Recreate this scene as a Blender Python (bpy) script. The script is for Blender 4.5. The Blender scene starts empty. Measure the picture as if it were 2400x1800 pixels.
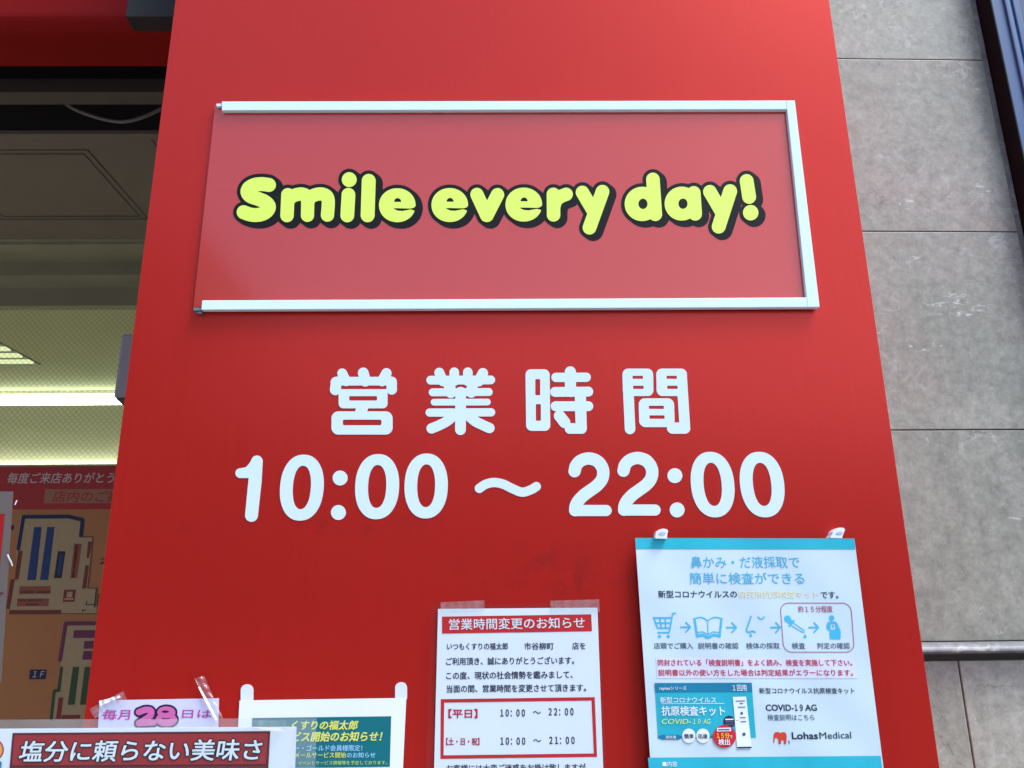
import bpy, bmesh, math, random
import numpy as np
from mathutils import Vector, Matrix
from mathutils.geometry import tessellate_polygon, delaunay_2d_cdt

random.seed(7)
S = bpy.context.scene
COL = S.collection
R = math.radians

# ------------------------------------------------------------------ camera
CAM = Vector((-0.01196, -1.09954, 1.55))
PITCH, ROLL, YAW = R(16.1829), R(-0.6195), R(-0.9272)
FPX = 1900.0                                   # focal length in photo pixels (2400 wide)
_rz = Matrix.Rotation(YAW, 3, 'Z')
_F = _rz @ Vector((0, math.cos(PITCH), math.sin(PITCH)))
_U0 = _rz @ Vector((0, -math.sin(PITCH), math.cos(PITCH)))
_X0 = _rz @ Vector((1, 0, 0))
_X = math.cos(ROLL) * _X0 + math.sin(ROLL) * _U0
_U = -math.sin(ROLL) * _X0 + math.cos(ROLL) * _U0
cd = bpy.data.cameras.new("camera")
cam = bpy.data.objects.new("camera", cd)
COL.objects.link(cam)
cam.matrix_world = Matrix(((_X.x, _U.x, -_F.x, CAM.x), (_X.y, _U.y, -_F.y, CAM.y),
                           (_X.z, _U.z, -_F.z, CAM.z), (0, 0, 0, 1)))
cd.sensor_fit = 'HORIZONTAL'
cd.sensor_width = 36.0
cd.lens = FPX / 2400 * 36
cd.clip_start = 0.02
cd.clip_end = 500
S.camera = cam

# ------------------------------------------------------------------ world, sun, exposure
SUN_EL, SUN_AZ = R(59), R(60)                  # azimuth: from straight out of the facade (-Y) towards +X
sun_dir = Vector((math.sin(SUN_AZ) * math.cos(SUN_EL), -math.cos(SUN_AZ) * math.cos(SUN_EL), math.sin(SUN_EL)))
W = bpy.data.worlds.new("World")
S.world = W
W.use_nodes = True
wn = W.node_tree
bg = wn.nodes["Background"]
sky = wn.nodes.new("ShaderNodeTexSky")
sky.sky_type = 'NISHITA'
sky.sun_disc = False
sky.sun_elevation = SUN_EL
sky.sun_rotation = math.pi - SUN_AZ
sky.air_density = 1.0
sky.dust_density = 1.5
sky.ozone_density = 1.0
wn.links.new(sky.outputs[0], bg.inputs[0])
bg.inputs[1].default_value = 0.12
sl = bpy.data.lights.new("sun", 'SUN')
sl.energy = 1.5
sl.angle = R(24)
sl.color = (0.95, 0.98, 1.0)
so = bpy.data.objects.new("sun", sl)
COL.objects.link(so)
so.rotation_euler = sun_dir.to_track_quat('Z', 'Y').to_euler()
S.view_settings.view_transform = 'Standard'
S.view_settings.look = 'None'
S.view_settings.gamma = 1
S.view_settings.exposure = 1.68
S.cycles.use_denoising = True
S.cycles.max_bounces = 10
S.cycles.transparent_max_bounces = 16


# ------------------------------------------------------------------ helpers: photo geometry -> world
def ray(u, v):
    return _X * (u - 1200) + _U * (900 - v) + _F * FPX


def at(u, v, Y=0.0):
    r = ray(u, v)
    return CAM + r * ((Y - CAM.y) / r.y)


def atz(u, v, Z):
    r = ray(u, v)
    return CAM + r * ((Z - CAM.z) / r.z)


def hit(u, v, p0, n):
    r = ray(u, v)
    return CAM + r * ((p0 - CAM).dot(n) / r.dot(n))


def lin(c):
    return tuple(((x / 255) / 12.92 if x / 255 <= 0.04045 else ((x / 255 + 0.055) / 1.055) ** 2.4) for x in c)


# ------------------------------------------------------------------ helpers: materials
MATS = {}


def mat(name, rgb, rough=0.5, spec=0.5, var=0.06, scale=30.0, bump=0.0, bscale=200.0, metal=0.0, coat=0.0, stretch=None,
        rvar=0.0, ior=1.5, tint=None):
    """plain procedural surface: base colour with a soft noise variation, optional bump"""
    if name in MATS:
        return MATS[name]
    m = bpy.data.materials.new(name)
    m.use_nodes = True
    nt = m.node_tree
    b = nt.nodes["Principled BSDF"]
    tc = nt.nodes.new("ShaderNodeTexCoord")
    src = tc.outputs["Object"]
    if stretch:
        mp = nt.nodes.new("ShaderNodeMapping")
        mp.inputs["Scale"].default_value = stretch
        nt.links.new(src, mp.inputs["Vector"])
        src = mp.outputs[0]
    n = nt.nodes.new("ShaderNodeTexNoise")
    n.inputs["Scale"].default_value = scale
    n.inputs["Detail"].default_value = 6
    nt.links.new(src, n.inputs["Vector"])
    mr = nt.nodes.new("ShaderNodeMapRange")
    mr.inputs["From Min"].default_value = 0.2
    mr.inputs["From Max"].default_value = 0.8
    mr.inputs["To Min"].default_value = 1 - var
    mr.inputs["To Max"].default_value = 1 + var
    nt.links.new(n.outputs["Fac"], mr.inputs["Value"])
    mx = nt.nodes.new("ShaderNodeVectorMath")
    mx.operation = 'SCALE'
    mx.inputs[0].default_value = rgb
    nt.links.new(mr.outputs[0], mx.inputs["Scale"])
    nt.links.new(mx.outputs[0], b.inputs["Base Color"])
    b.inputs["Roughness"].default_value = rough
    if rvar:
        m2 = nt.nodes.new("ShaderNodeMapRange")
        m2.inputs["From Min"].default_value = 0.2
        m2.inputs["From Max"].default_value = 0.8
        m2.inputs["To Min"].default_value = max(0.02, rough - rvar)
        m2.inputs["To Max"].default_value = rough + rvar
        nt.links.new(n.outputs["Fac"], m2.inputs["Value"])
        nt.links.new(m2.outputs[0], b.inputs["Roughness"])
    b.inputs["Specular IOR Level"].default_value = spec
    b.inputs["Metallic"].default_value = metal
    b.inputs["IOR"].default_value = ior
    if tint:
        b.inputs["Specular Tint"].default_value = tint
    b.inputs["Coat Weight"].default_value = coat
    b.inputs["Coat Roughness"].default_value = 0.08
    if bump:
        n2 = nt.nodes.new("ShaderNodeTexNoise")
        n2.inputs["Scale"].default_value = bscale
        n2.inputs["Detail"].default_value = 4
        nt.links.new(src, n2.inputs["Vector"])
        bp = nt.nodes.new("ShaderNodeBump")
        bp.inputs["Strength"].default_value = bump
        bp.inputs["Distance"].default_value = 0.002
        nt.links.new(n2.outputs["Fac"], bp.inputs["Height"])
        nt.links.new(bp.outputs[0], b.inputs["Normal"])
    MATS[name] = m
    return m


def ink(rgb255):
    key = "print_" + "_".join(str(int(c)) for c in rgb255)
    return mat(key, lin(rgb255), rough=0.45, spec=0.4, var=0.05, scale=60)


def emit(name, rgb, strength):
    if name in MATS:
        return MATS[name]
    m = bpy.data.materials.new(name)
    m.use_nodes = True
    nt = m.node_tree
    nt.nodes.remove(nt.nodes["Principled BSDF"])
    e = nt.nodes.new("ShaderNodeEmission")
    e.inputs[0].default_value = (*rgb, 1)
    e.inputs[1].default_value = strength
    nt.links.new(e.outputs[0], nt.nodes["Material Output"].inputs[0])
    MATS[name] = m
    return m


def clear(name, haze=0.12, tint=(0.96, 0.98, 0.98), gloss=0.08, bump=0.0, bscale=60, hz=(0.75, 0.8, 0.8), base=0.04):
    """thin clear plastic film: see-through, a little milky, glossy"""
    if name in MATS:
        return MATS[name]
    m = bpy.data.materials.new(name)
    m.use_nodes = True
    nt = m.node_tree
    nt.nodes.remove(nt.nodes["Principled BSDF"])
    t = nt.nodes.new("ShaderNodeBsdfTransparent")
    t.inputs[0].default_value = (*tint, 1)
    d = nt.nodes.new("ShaderNodeBsdfDiffuse")
    d.inputs[0].default_value = (*hz, 1)
    g = nt.nodes.new("ShaderNodeBsdfGlossy")
    g.inputs["Roughness"].default_value = gloss
    m1 = nt.nodes.new("ShaderNodeMixShader")
    tc = nt.nodes.new("ShaderNodeTexCoord")
    n = nt.nodes.new("ShaderNodeTexNoise")
    n.inputs["Scale"].default_value = bscale
    n.inputs["Detail"].default_value = 5
    nt.links.new(tc.outputs["Object"], n.inputs["Vector"])
    mr = nt.nodes.new("ShaderNodeMapRange")
    mr.inputs["From Min"].default_value = 0.3
    mr.inputs["From Max"].default_value = 0.7
    mr.inputs["To Min"].default_value = haze * 0.7
    mr.inputs["To Max"].default_value = haze * 1.3
    nt.links.new(n.outputs["Fac"], mr.inputs["Value"])
    nt.links.new(mr.outputs[0], m1.inputs[0])
    nt.links.new(t.outputs[0], m1.inputs[1])
    nt.links.new(d.outputs[0], m1.inputs[2])
    lw = nt.nodes.new("ShaderNodeLayerWeight")
    pw = nt.nodes.new("ShaderNodeMath")
    pw.operation = 'POWER'
    pw.inputs[1].default_value = 4.0
    nt.links.new(lw.outputs["Facing"], pw.inputs[0])
    fr = nt.nodes.new("ShaderNodeMath")
    fr.operation = 'MULTIPLY_ADD'
    fr.inputs[1].default_value = 0.6
    fr.inputs[2].default_value = base
    nt.links.new(pw.outputs[0], fr.inputs[0])
    if bump:
        bp = nt.nodes.new("ShaderNodeBump")
        bp.inputs["Strength"].default_value = bump
        bp.inputs["Distance"].default_value = 0.003
        nt.links.new(n.outputs["Fac"], bp.inputs["Height"])
        nt.links.new(bp.outputs[0], g.inputs["Normal"])
    m2 = nt.nodes.new("ShaderNodeMixShader")
    nt.links.new(fr.outputs[0], m2.inputs[0])
    nt.links.new(m1.outputs[0], m2.inputs[1])
    nt.links.new(g.outputs[0], m2.inputs[2])
    nt.links.new(m2.outputs[0], nt.nodes["Material Output"].inputs[0])
    MATS[name] = m
    return m


# ------------------------------------------------------------------ helpers: objects
def tag(o, label=None, cat=None, group=None, kind=None):
    if label: o["label"] = label
    if cat: o["category"] = cat
    if group: o["group"] = group
    if kind: o["kind"] = kind
    return o


def empty(name, loc, label, cat, group=None):
    o = bpy.data.objects.new(name, None)
    COL.objects.link(o)
    o.location = loc
    o.empty_display_size = 0.05
    return tag(o, label, cat, group)


def link_mesh(name, verts, faces, mats, parent=None, fmat=None, smooth=False):
    me = bpy.data.meshes.new(name)
    off = Vector(parent.location) if parent is not None else Vector((0, 0, 0))
    if parent is not None and parent.parent is not None:
        off = off + Vector(parent.parent.location)
    me.from_pydata([tuple(Vector(v) - off) for v in verts], [], faces)
    if not isinstance(mats, (list, tuple)):
        mats = [mats]
    for m in mats:
        me.materials.append(m)
    if fmat:
        for p, k in zip(me.polygons, fmat):
            p.material_index = k
    if smooth:
        for p in me.polygons:
            p.use_smooth = True
    me.update()
    o = bpy.data.objects.new(name, me)
    COL.objects.link(o)
    if parent is not None:
        o.parent = parent
    return o


class MB:
    """collects shapes (world coordinates) into one mesh"""

    def __init__(self):
        self.v, self.f, self.m = [], [], []
        self.mats = []

    def mi(self, m):
        if m not in self.mats:
            self.mats.append(m)
        return self.mats.index(m)

    def add(self, verts, faces, m):
        b = len(self.v)
        self.v += [tuple(x) for x in verts]
        k = self.mi(m)
        for f in faces:
            self.f.append(tuple(i + b for i in f))
            self.m.append(k)

    def box(self, x0, x1, y0, y1, z0, z1, m, bev=0.0, M=None):
        bm = bmesh.new()
        bmesh.ops.create_cube(bm, size=1)
        for v in bm.verts:
            v.co = Vector(((x0 + x1) / 2 + v.co.x * (x1 - x0), (y0 + y1) / 2 + v.co.y * (y1 - y0),
                           (z0 + z1) / 2 + v.co.z * (z1 - z0)))
        if bev:
            bmesh.ops.bevel(bm, geom=bm.edges[:], offset=bev, segments=2, affect='EDGES', profile=0.6)
        if M is not None:
            for v in bm.verts:
                v.co = M @ v.co
        bm.verts.index_update()
        self.add([v.co.copy() for v in bm.verts], [[v.index for v in f.verts] for f in bm.faces], m)
        bm.free()

    def prism_x(self, prof, x0, x1, m):
        """profile of (y,z) points swept along x, closed"""
        n = len(prof)
        vs = [(x0, y, z) for y, z in prof] + [(x1, y, z) for y, z in prof]
        fs = [(i, (i + 1) % n, n + (i + 1) % n, n + i) for i in range(n)]
        fs += [tuple(range(n - 1, -1, -1)), tuple(range(n, 2 * n))]
        self.add(vs, fs, m)

    def tube(self, pts, r, m, n=10):
        pts = [Vector(p) for p in pts]
        vs, fs = [], []
        for i, p in enumerate(pts):
            d = (pts[min(i + 1, len(pts) - 1)] - pts[max(i - 1, 0)]).normalized()
            a = d.orthogonal().normalized() if i == 0 else (a - d * a.dot(d)).normalized()
            b = d.cross(a)
            for k in range(n):
                t = 2 * math.pi * k / n
                vs.append(p + (a * math.cos(t) + b * math.sin(t)) * r)
        for i in range(len(pts) - 1):
            for k in range(n):
                fs.append((i * n + k, i * n + (k + 1) % n, (i + 1) * n + (k + 1) % n, (i + 1) * n + k))
        fs.append(tuple(range(n - 1, -1, -1)))
        fs.append(tuple((len(pts) - 1) * n + k for k in range(n)))
        self.add(vs, fs, m)

    def build(self, name, parent=None, smooth=False):
        o = link_mesh(name, self.v, self.f, self.mats, parent, self.m, smooth)
        bm = bmesh.new()
        bm.from_mesh(o.data)
        bmesh.ops.recalc_face_normals(bm, faces=bm.faces)
        bm.to_mesh(o.data)
        bm.free()
        return o


# ------------------------------------------------------------------ helpers: signed-distance shapes (photo pixel units)
def cr(pts, n=7):
    """Catmull-Rom through points (x, y[, r])"""
    P = [np.array(p, float) for p in pts]
    P = [2 * P[0] - P[1]] + P + [2 * P[-1] - P[-2]]
    out = []
    for i in range(1, len(P) - 2):
        a, b, c, d = P[i - 1:i + 3]
        for k in range(n):
            t = k / n
            out.append(0.5 * ((2 * b) + (-a + c) * t + (2 * a - 5 * b + 4 * c - d) * t * t + (-a + 3 * b - 3 * c + d) * t ** 3))
    out.append(P[-2])
    return out


def sd_stroke(X, Y, pts, r):
    d = np.full(X.shape, 1e9)
    if len(pts) == 1:
        return np.hypot(X - pts[0][0], Y - pts[0][1]) - (pts[0][2] if len(pts[0]) > 2 else r)
    for p, q in zip(pts[:-1], pts[1:]):
        ax, ay, bx, by = p[0], p[1], q[0], q[1]
        ra = p[2] if len(p) > 2 else r
        rb = q[2] if len(q) > 2 else r
        L = (bx - ax) ** 2 + (by - ay) ** 2 + 1e-9
        t = np.clip(((X - ax) * (bx - ax) + (Y - ay) * (by - ay)) / L, 0, 1)
        d = np.minimum(d, np.hypot(X - ax - t * (bx - ax), Y - ay - t * (by - ay)) - (ra + t * (rb - ra)))
    return d


def sd_rbox(X, Y, x0, y0, x1, y1, r, k=0.0):
    cx, cy, hx, hy = (x0 + x1) / 2, (y0 + y1) / 2, (x1 - x0) / 2, (y1 - y0) / 2
    qx, qy = np.abs(X - cx - k * (Y - cy)) - hx + r, np.abs(Y - cy) - hy + r
    return np.hypot(np.maximum(qx, 0), np.maximum(qy, 0)) + np.minimum(np.maximum(qx, qy), 0) - r


def sd_ell(X, Y, cx, cy, rx, ry, k=0.0, p=2.0):
    u, v = np.abs((X - cx - k * (Y - cy)) / rx), np.abs((Y - cy) / ry)
    n = (u ** p + v ** p) ** (1 / p)
    gx, gy = np.abs(X - cx) / rx ** 2, np.abs(Y - cy) / ry ** 2
    g = np.hypot(gx, gy) / np.maximum(np.sqrt((X - cx) ** 2 / rx ** 2 + (Y - cy) ** 2 / ry ** 2), 1e-6)
    return (n - 1) / np.maximum(g, 1e-6)


def sd_poly(X, Y, pts):
    d = np.full(X.shape, 1e18)
    s = np.ones(X.shape)
    n = len(pts)
    for i in range(n):
        ax, ay = pts[i][:2]
        bx, by = pts[i - 1][:2]
        ex, ey = bx - ax, by - ay
        wx, wy = X - ax, Y - ay
        t = np.clip((wx * ex + wy * ey) / (ex * ex + ey * ey + 1e-12), 0, 1)
        d = np.minimum(d, (wx - ex * t) ** 2 + (wy - ey * t) ** 2)
        c1, c2, c3 = Y >= ay, Y < by, ex * wy > ey * wx
        s = np.where((c1 & c2 & c3) | (~c1 & ~c2 & ~c3), -s, s)
    return s * np.sqrt(d)


def contours(F, x0, y0, st):
    """marching squares: closed loops where F = 0 (inside negative)"""
    ins = F < 0
    a, b, c, d = ins[:-1, :-1], ins[:-1, 1:], ins[1:, 1:], ins[1:, :-1]
    code = a * 1 + b * 2 + c * 4 + d * 8
    js, is_ = np.nonzero((code > 0) & (code < 15))
    T = {1: [(3, 0)], 2: [(0, 1)], 3: [(3, 1)], 4: [(1, 2)], 5: [(3, 0), (1, 2)], 6: [(0, 2)], 7: [(3, 2)],
         8: [(2, 3)], 9: [(2, 0)], 10: [(0, 1), (2, 3)], 11: [(2, 1)], 12: [(1, 3)], 13: [(1, 0)], 14: [(0, 3)]}
    nxt, pos = {}, {}

    def edge(j, i, e):
        k = (j, i, 0) if e == 0 else (j, i + 1, 1) if e == 1 else (j + 1, i, 0) if e == 2 else (j, i, 1)
        if k not in pos:
            jj, ii, h = k
            f0 = F[jj, ii]
            f1 = F[jj, ii + 1] if h == 0 else F[jj + 1, ii]
            t = f0 / (f0 - f1) if f0 != f1 else 0.5
            pos[k] = (x0 + (ii + (t if h == 0 else 0)) * st, y0 + (jj + (t if h == 1 else 0)) * st)
        return k

    for j, i in zip(js, is_):
        for e0, e1 in T[int(code[j, i])]:
            nxt[edge(j, i, e0)] = edge(j, i, e1)
    loops = []
    while nxt:
        k0, k = nxt.popitem()
        loop = [pos[k0], pos[k]]
        while k != k0 and k in nxt:
            k = nxt.pop(k)
            loop.append(pos[k])
        loop = loop[:-1] if k == k0 else loop
        keep = []
        for q in range(len(loop)):                       # drop nearly collinear points
            p, c_, n_ = keep[-1] if keep else loop[q - 1], loop[q], loop[(q + 1) % len(loop)]
            cr_ = abs((c_[0] - p[0]) * (n_[1] - c_[1]) - (c_[1] - p[1]) * (n_[0] - c_[0]))
            if not keep or cr_ > 0.012 or math.hypot(c_[0] - p[0], c_[1] - p[1]) > 12:
                keep.append(c_)
        if len(keep) > 2:
            loops.append(keep)
    return loops


def sdf_loops(fn, x0, y0, x1, y1, st=0.6):
    xs = np.arange(x0, x1 + st, st)
    ys = np.arange(y0, y1 + st, st)
    X, Y = np.meshgrid(xs, ys)
    return contours(fn(X, Y), x0, y0, st)


def put_loops(mb, loops, m, surf, lift, thick):
    """fill loops (pixel space) on the surface surf(u,v)->Y, front face at Y-lift, sides 'thick' deep"""
    if not loops:
        return
    flat, edges = [], []
    for lp in loops:
        o = len(flat)
        flat += lp
        edges += [(o + i, o + (i + 1) % len(lp)) for i in range(len(lp))]
    r = delaunay_2d_cdt([Vector((p[0], -p[1])) for p in flat], edges, [], 0, 1e-6)
    C = np.array([[(r[0][i].x) for i in t] for t in r[2]]).mean(1), np.array([[(-r[0][i].y) for i in t] for t in r[2]]).mean(1)
    inside = np.zeros(len(r[2]), bool)
    for lp in loops:                                         # even-odd test of every triangle's centre
        A = np.array(lp)
        B = np.roll(A, -1, 0)
        for (ax, ay), (bx, by) in zip(A, B):
            if ay != by:
                inside ^= ((ay > C[1]) != (by > C[1])) & (C[0] < (bx - ax) * (C[1] - ay) / (by - ay) + ax)
    mb.add([at(p.x, -p.y, surf(p.x, -p.y) - lift) for p in r[0]], [tuple(t) for t, k in zip(r[2], inside) if k], m)
    front = [at(u, v, surf(u, v) - lift) for u, v in flat]
    if thick > 0:
        o = 0
        for lp in loops:
            n = len(lp)
            fr = front[o:o + n]
            bk = [Vector((p.x, p.y + thick, p.z)) for p in fr]
            mb.add(fr + bk, [(i, (i + 1) % n, n + (i + 1) % n, n + i) for i in range(n)], m)
            o += n


# ------------------------------------------------------------------ helpers: printing on sheets
FACADE = lambda u, v: 0.0
_tc = {}


def text_mesh(body, shear):
    k = (body, shear)
    if k not in _tc:
        c = bpy.data.curves.new("glyphs", 'FONT')
        c.body = body
        c.shear = shear
        c.resolution_u = 3
        o = bpy.data.objects.new("glyphs", c)
        COL.objects.link(o)
        dg = bpy.context.evaluated_depsgraph_get()
        me = bpy.data.meshes.new_from_object(o.evaluated_get(dg))
        V = np.array([v.co[:2] for v in me.vertices])
        Fc = [tuple(p.vertices) for p in me.polygons]
        bpy.data.objects.remove(o)
        bpy.data.curves.remove(c)
        bpy.data.meshes.remove(me)
        lo, hi = V.min(0), V.max(0)
        _tc[k] = ((V - lo) / np.maximum(hi - lo, 1e-6), Fc)
    return _tc[k]


def put_text(mb, body, xl, xr, yb, h, m, surf, lift, bold=0.0, shear=0.0, yb2=None, T=None, ring=None):
    """ink box: left xl, right xr, bottom yb (yb2 at the right end), height h - in the units of T -> photo pixels.
    bold: half the extra stroke width (share of h), laid as slightly shifted copies, each 0.03 mm above the last"""
    V, Fc = text_mesh(body, shear)
    yb2 = yb if yb2 is None else yb2
    T = T or (lambda x, y: (x, y))
    h_px = h * (T(0, 1)[1] - T(0, 0)[1])
    w = bold * h_px
    if w <= 0:
        sh = [(0, 0)]
    else:
        n = ring or 4
        sh = [(w * math.cos(2 * math.pi * (k + 0.5) / n), w * math.sin(2 * math.pi * (k + 0.5) / n)) for k in range(n)]
    for q, (du, dv) in enumerate(sh):
        vs = []
        for a, b in V:
            u, v = T(xl + a * (xr - xl), yb + a * (yb2 - yb))
            v2 = v - b * h_px
            u2 = u - (v - v2) * (u - 1119) / (v + 5695)
            vs.append(at(u2 + du, v2 + dv, surf(u2, v2) - lift - 0.00003 * q))
        mb.add(vs, Fc, m)


def put_poly(mb, pts, m, surf, lift, T=None):
    """straight-edged patch, finely cut so that it follows the sheet"""
    T = T or (lambda x, y: (x, y))
    P = [T(*p) for p in pts]
    if len(P) == 4:
        n = int(min(60, max(2, math.hypot(P[1][0] - P[0][0], P[1][1] - P[0][1]) / 9, math.hypot(P[3][0] - P[0][0], P[3][1] - P[0][1]) / 9)))
        g = []
        for j in range(n + 1):
            for i in range(n + 1):
                s, t = i / n, j / n
                u = (1 - t) * ((1 - s) * P[0][0] + s * P[1][0]) + t * ((1 - s) * P[3][0] + s * P[2][0])
                v = (1 - t) * ((1 - s) * P[0][1] + s * P[1][1]) + t * ((1 - s) * P[3][1] + s * P[2][1])
                g.append(at(u, v, surf(u, v) - lift))
        fs = [(j * (n + 1) + i, j * (n + 1) + i + 1, (j + 1) * (n + 1) + i + 1, (j + 1) * (n + 1) + i) for j in range(n) for i in
              range(n)]
        mb.add(g, fs, m)
    else:
        tr = tessellate_polygon([[Vector((p[0], -p[1], 0)) for p in P]])
        mb.add([at(u, v, surf(u, v) - lift) for u, v in P], [tuple(t) for t in tr], m)


def put_sdf(mb, fn, box, m, surf, lift, T=None, st=0.8, thick=0.0):
    """fn works in the units of T; contours are taken there and mapped on"""
    T = T or (lambda x, y: (x, y))
    lps = sdf_loops(fn, *box, st)
    lps = [[T(*p) for p in lp] for lp in lps]
    put_loops(mb, lps, m, surf, lift, thick)


def sheet(name, quad, m, surf, parent, thick=0.0004, n=24):
    """paper: curved grid with a back and edges"""
    vs, bk = [], []
    for j in range(n + 1):
        for i in range(n + 1):
            s, t = i / n, j / n
            u = (1 - t) * ((1 - s) * quad[0][0] + s * quad[1][0]) + t * ((1 - s) * quad[3][0] + s * quad[2][0])
            v = (1 - t) * ((1 - s) * quad[0][1] + s * quad[1][1]) + t * ((1 - s) * quad[3][1] + s * quad[2][1])
            p = at(u, v, surf(u, v))
            vs.append(p)
            bk.append(p + Vector((0, thick, 0)))
    N = (n + 1) ** 2
    if thick == 0:
        return link_mesh(name, vs, [(j * (n + 1) + i, j * (n + 1) + i + 1, (j + 1) * (n + 1) + i + 1, (j + 1) * (n + 1) + i) for j in range(n) for i in range(n)], m, parent)
    fs = []
    for j in range(n):
        for i in range(n):
            a = j * (n + 1) + i
            fs.append((a, a + 1, a + n + 2, a + n + 1))
            fs.append((N + a, N + a + n + 1, N + a + n + 2, N + a + 1))
    rim = [i for i in range(n + 1)] + [(n + 1) * j + n for j in range(1, n + 1)] + [(n + 1) * n + i for i in range(n - 1, -1, -1)] + \
          [(n + 1) * j for j in range(n - 1, 0, -1)]
    for a, b in zip(rim, rim[1:] + rim[:1]):
        fs.append((a, N + a, N + b, b))
    return link_mesh(name, vs + bk, fs, m, parent, smooth=False)


def ZT(ox, oy, s):
    return lambda x, y: (ox + x / s, oy + y / s)


# ================================================================== materials
M_red = mat("red_gloss_cladding", (0.38, 0.0125, 0.0095), rough=0.27, spec=0.5, ior=3.0, tint=(1, 0.118, 0.088, 1), var=0.04, scale=3, bump=0.01, bscale=5)
M_plate = mat("red_acrylic_plate", (0.43, 0.020, 0.016), rough=0.20, spec=0.5, ior=2.7, tint=(1, 0.27, 0.20, 1), var=0.02, scale=5, rvar=0.02, coat=0.65)
M_white = mat("white_vinyl", (0.61, 0.75, 0.80), rough=0.4, var=0.02, scale=12)
M_yellow = mat("yellow_vinyl", (0.68, 0.86, 0.11), rough=0.4, var=0.02, scale=15)
M_black = mat("black_vinyl", (0.010, 0.010, 0.011), rough=0.45, spec=0.12, var=0.1, scale=20)
M_frame = mat("white_plastic_trim", (0.66, 0.81, 0.85), rough=0.25, spec=0.5, var=0.02, scale=20)
M_paper = mat("white_paper", (0.74, 0.80, 0.85), rough=0.55, spec=0.35, var=0.02, scale=8)
M_paper2 = mat("glossy_poster_paper", (0.55, 0.68, 0.73), rough=0.35, spec=0.4, var=0.03, scale=9)
M_dark = mat("near_black_recess", (0.012, 0.011, 0.010), rough=0.8, var=0.2, scale=6)
M_beam = mat("brown_painted_steel", (0.060, 0.050, 0.045), rough=0.5, var=0.12, scale=9)
M_ceil = mat("brown_soffit_board", (0.15, 0.125, 0.095), rough=0.6, var=0.08, scale=5, bump=0.1)
M_groove = mat("groove_shadow_gap", (0.02, 0.018, 0.015), rough=0.8)
M_corn = mat("olive_brown_moulding", (0.24, 0.23, 0.15), rough=0.5, var=0.1, scale=7)
M_canopy = mat("red_canopy_paint", (0.22, 0.005, 0.0035), rough=0.6, spec=0.08, var=0.08, scale=4)
M_steel = mat("grey_steel", (0.28, 0.28, 0.30), rough=0.35, metal=0.7, var=0.08, scale=30)
M_inwall = mat("shop_interior_wall", (0.62, 0.58, 0.42), rough=0.7, var=0.04, scale=4)
M_inceil = mat("shop_ceiling_board", (0.50, 0.54, 0.40), rough=0.8, var=0.05, scale=3)
M_tape = clear("clear_tape", haze=0.14, gloss=0.12, bump=0.6, bscale=120)
M_sleeve = clear("clear_sleeve", haze=0.015, gloss=0.06, bump=0.05, bscale=12, base=0.02)
M_weld = clear("milky_sleeve_edge", haze=0.17, gloss=0.08, bump=0.1, bscale=25)
M_film = clear("laminate_film", haze=0.006, gloss=0.10, bump=0.05, bscale=10, base=0.012)


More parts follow.
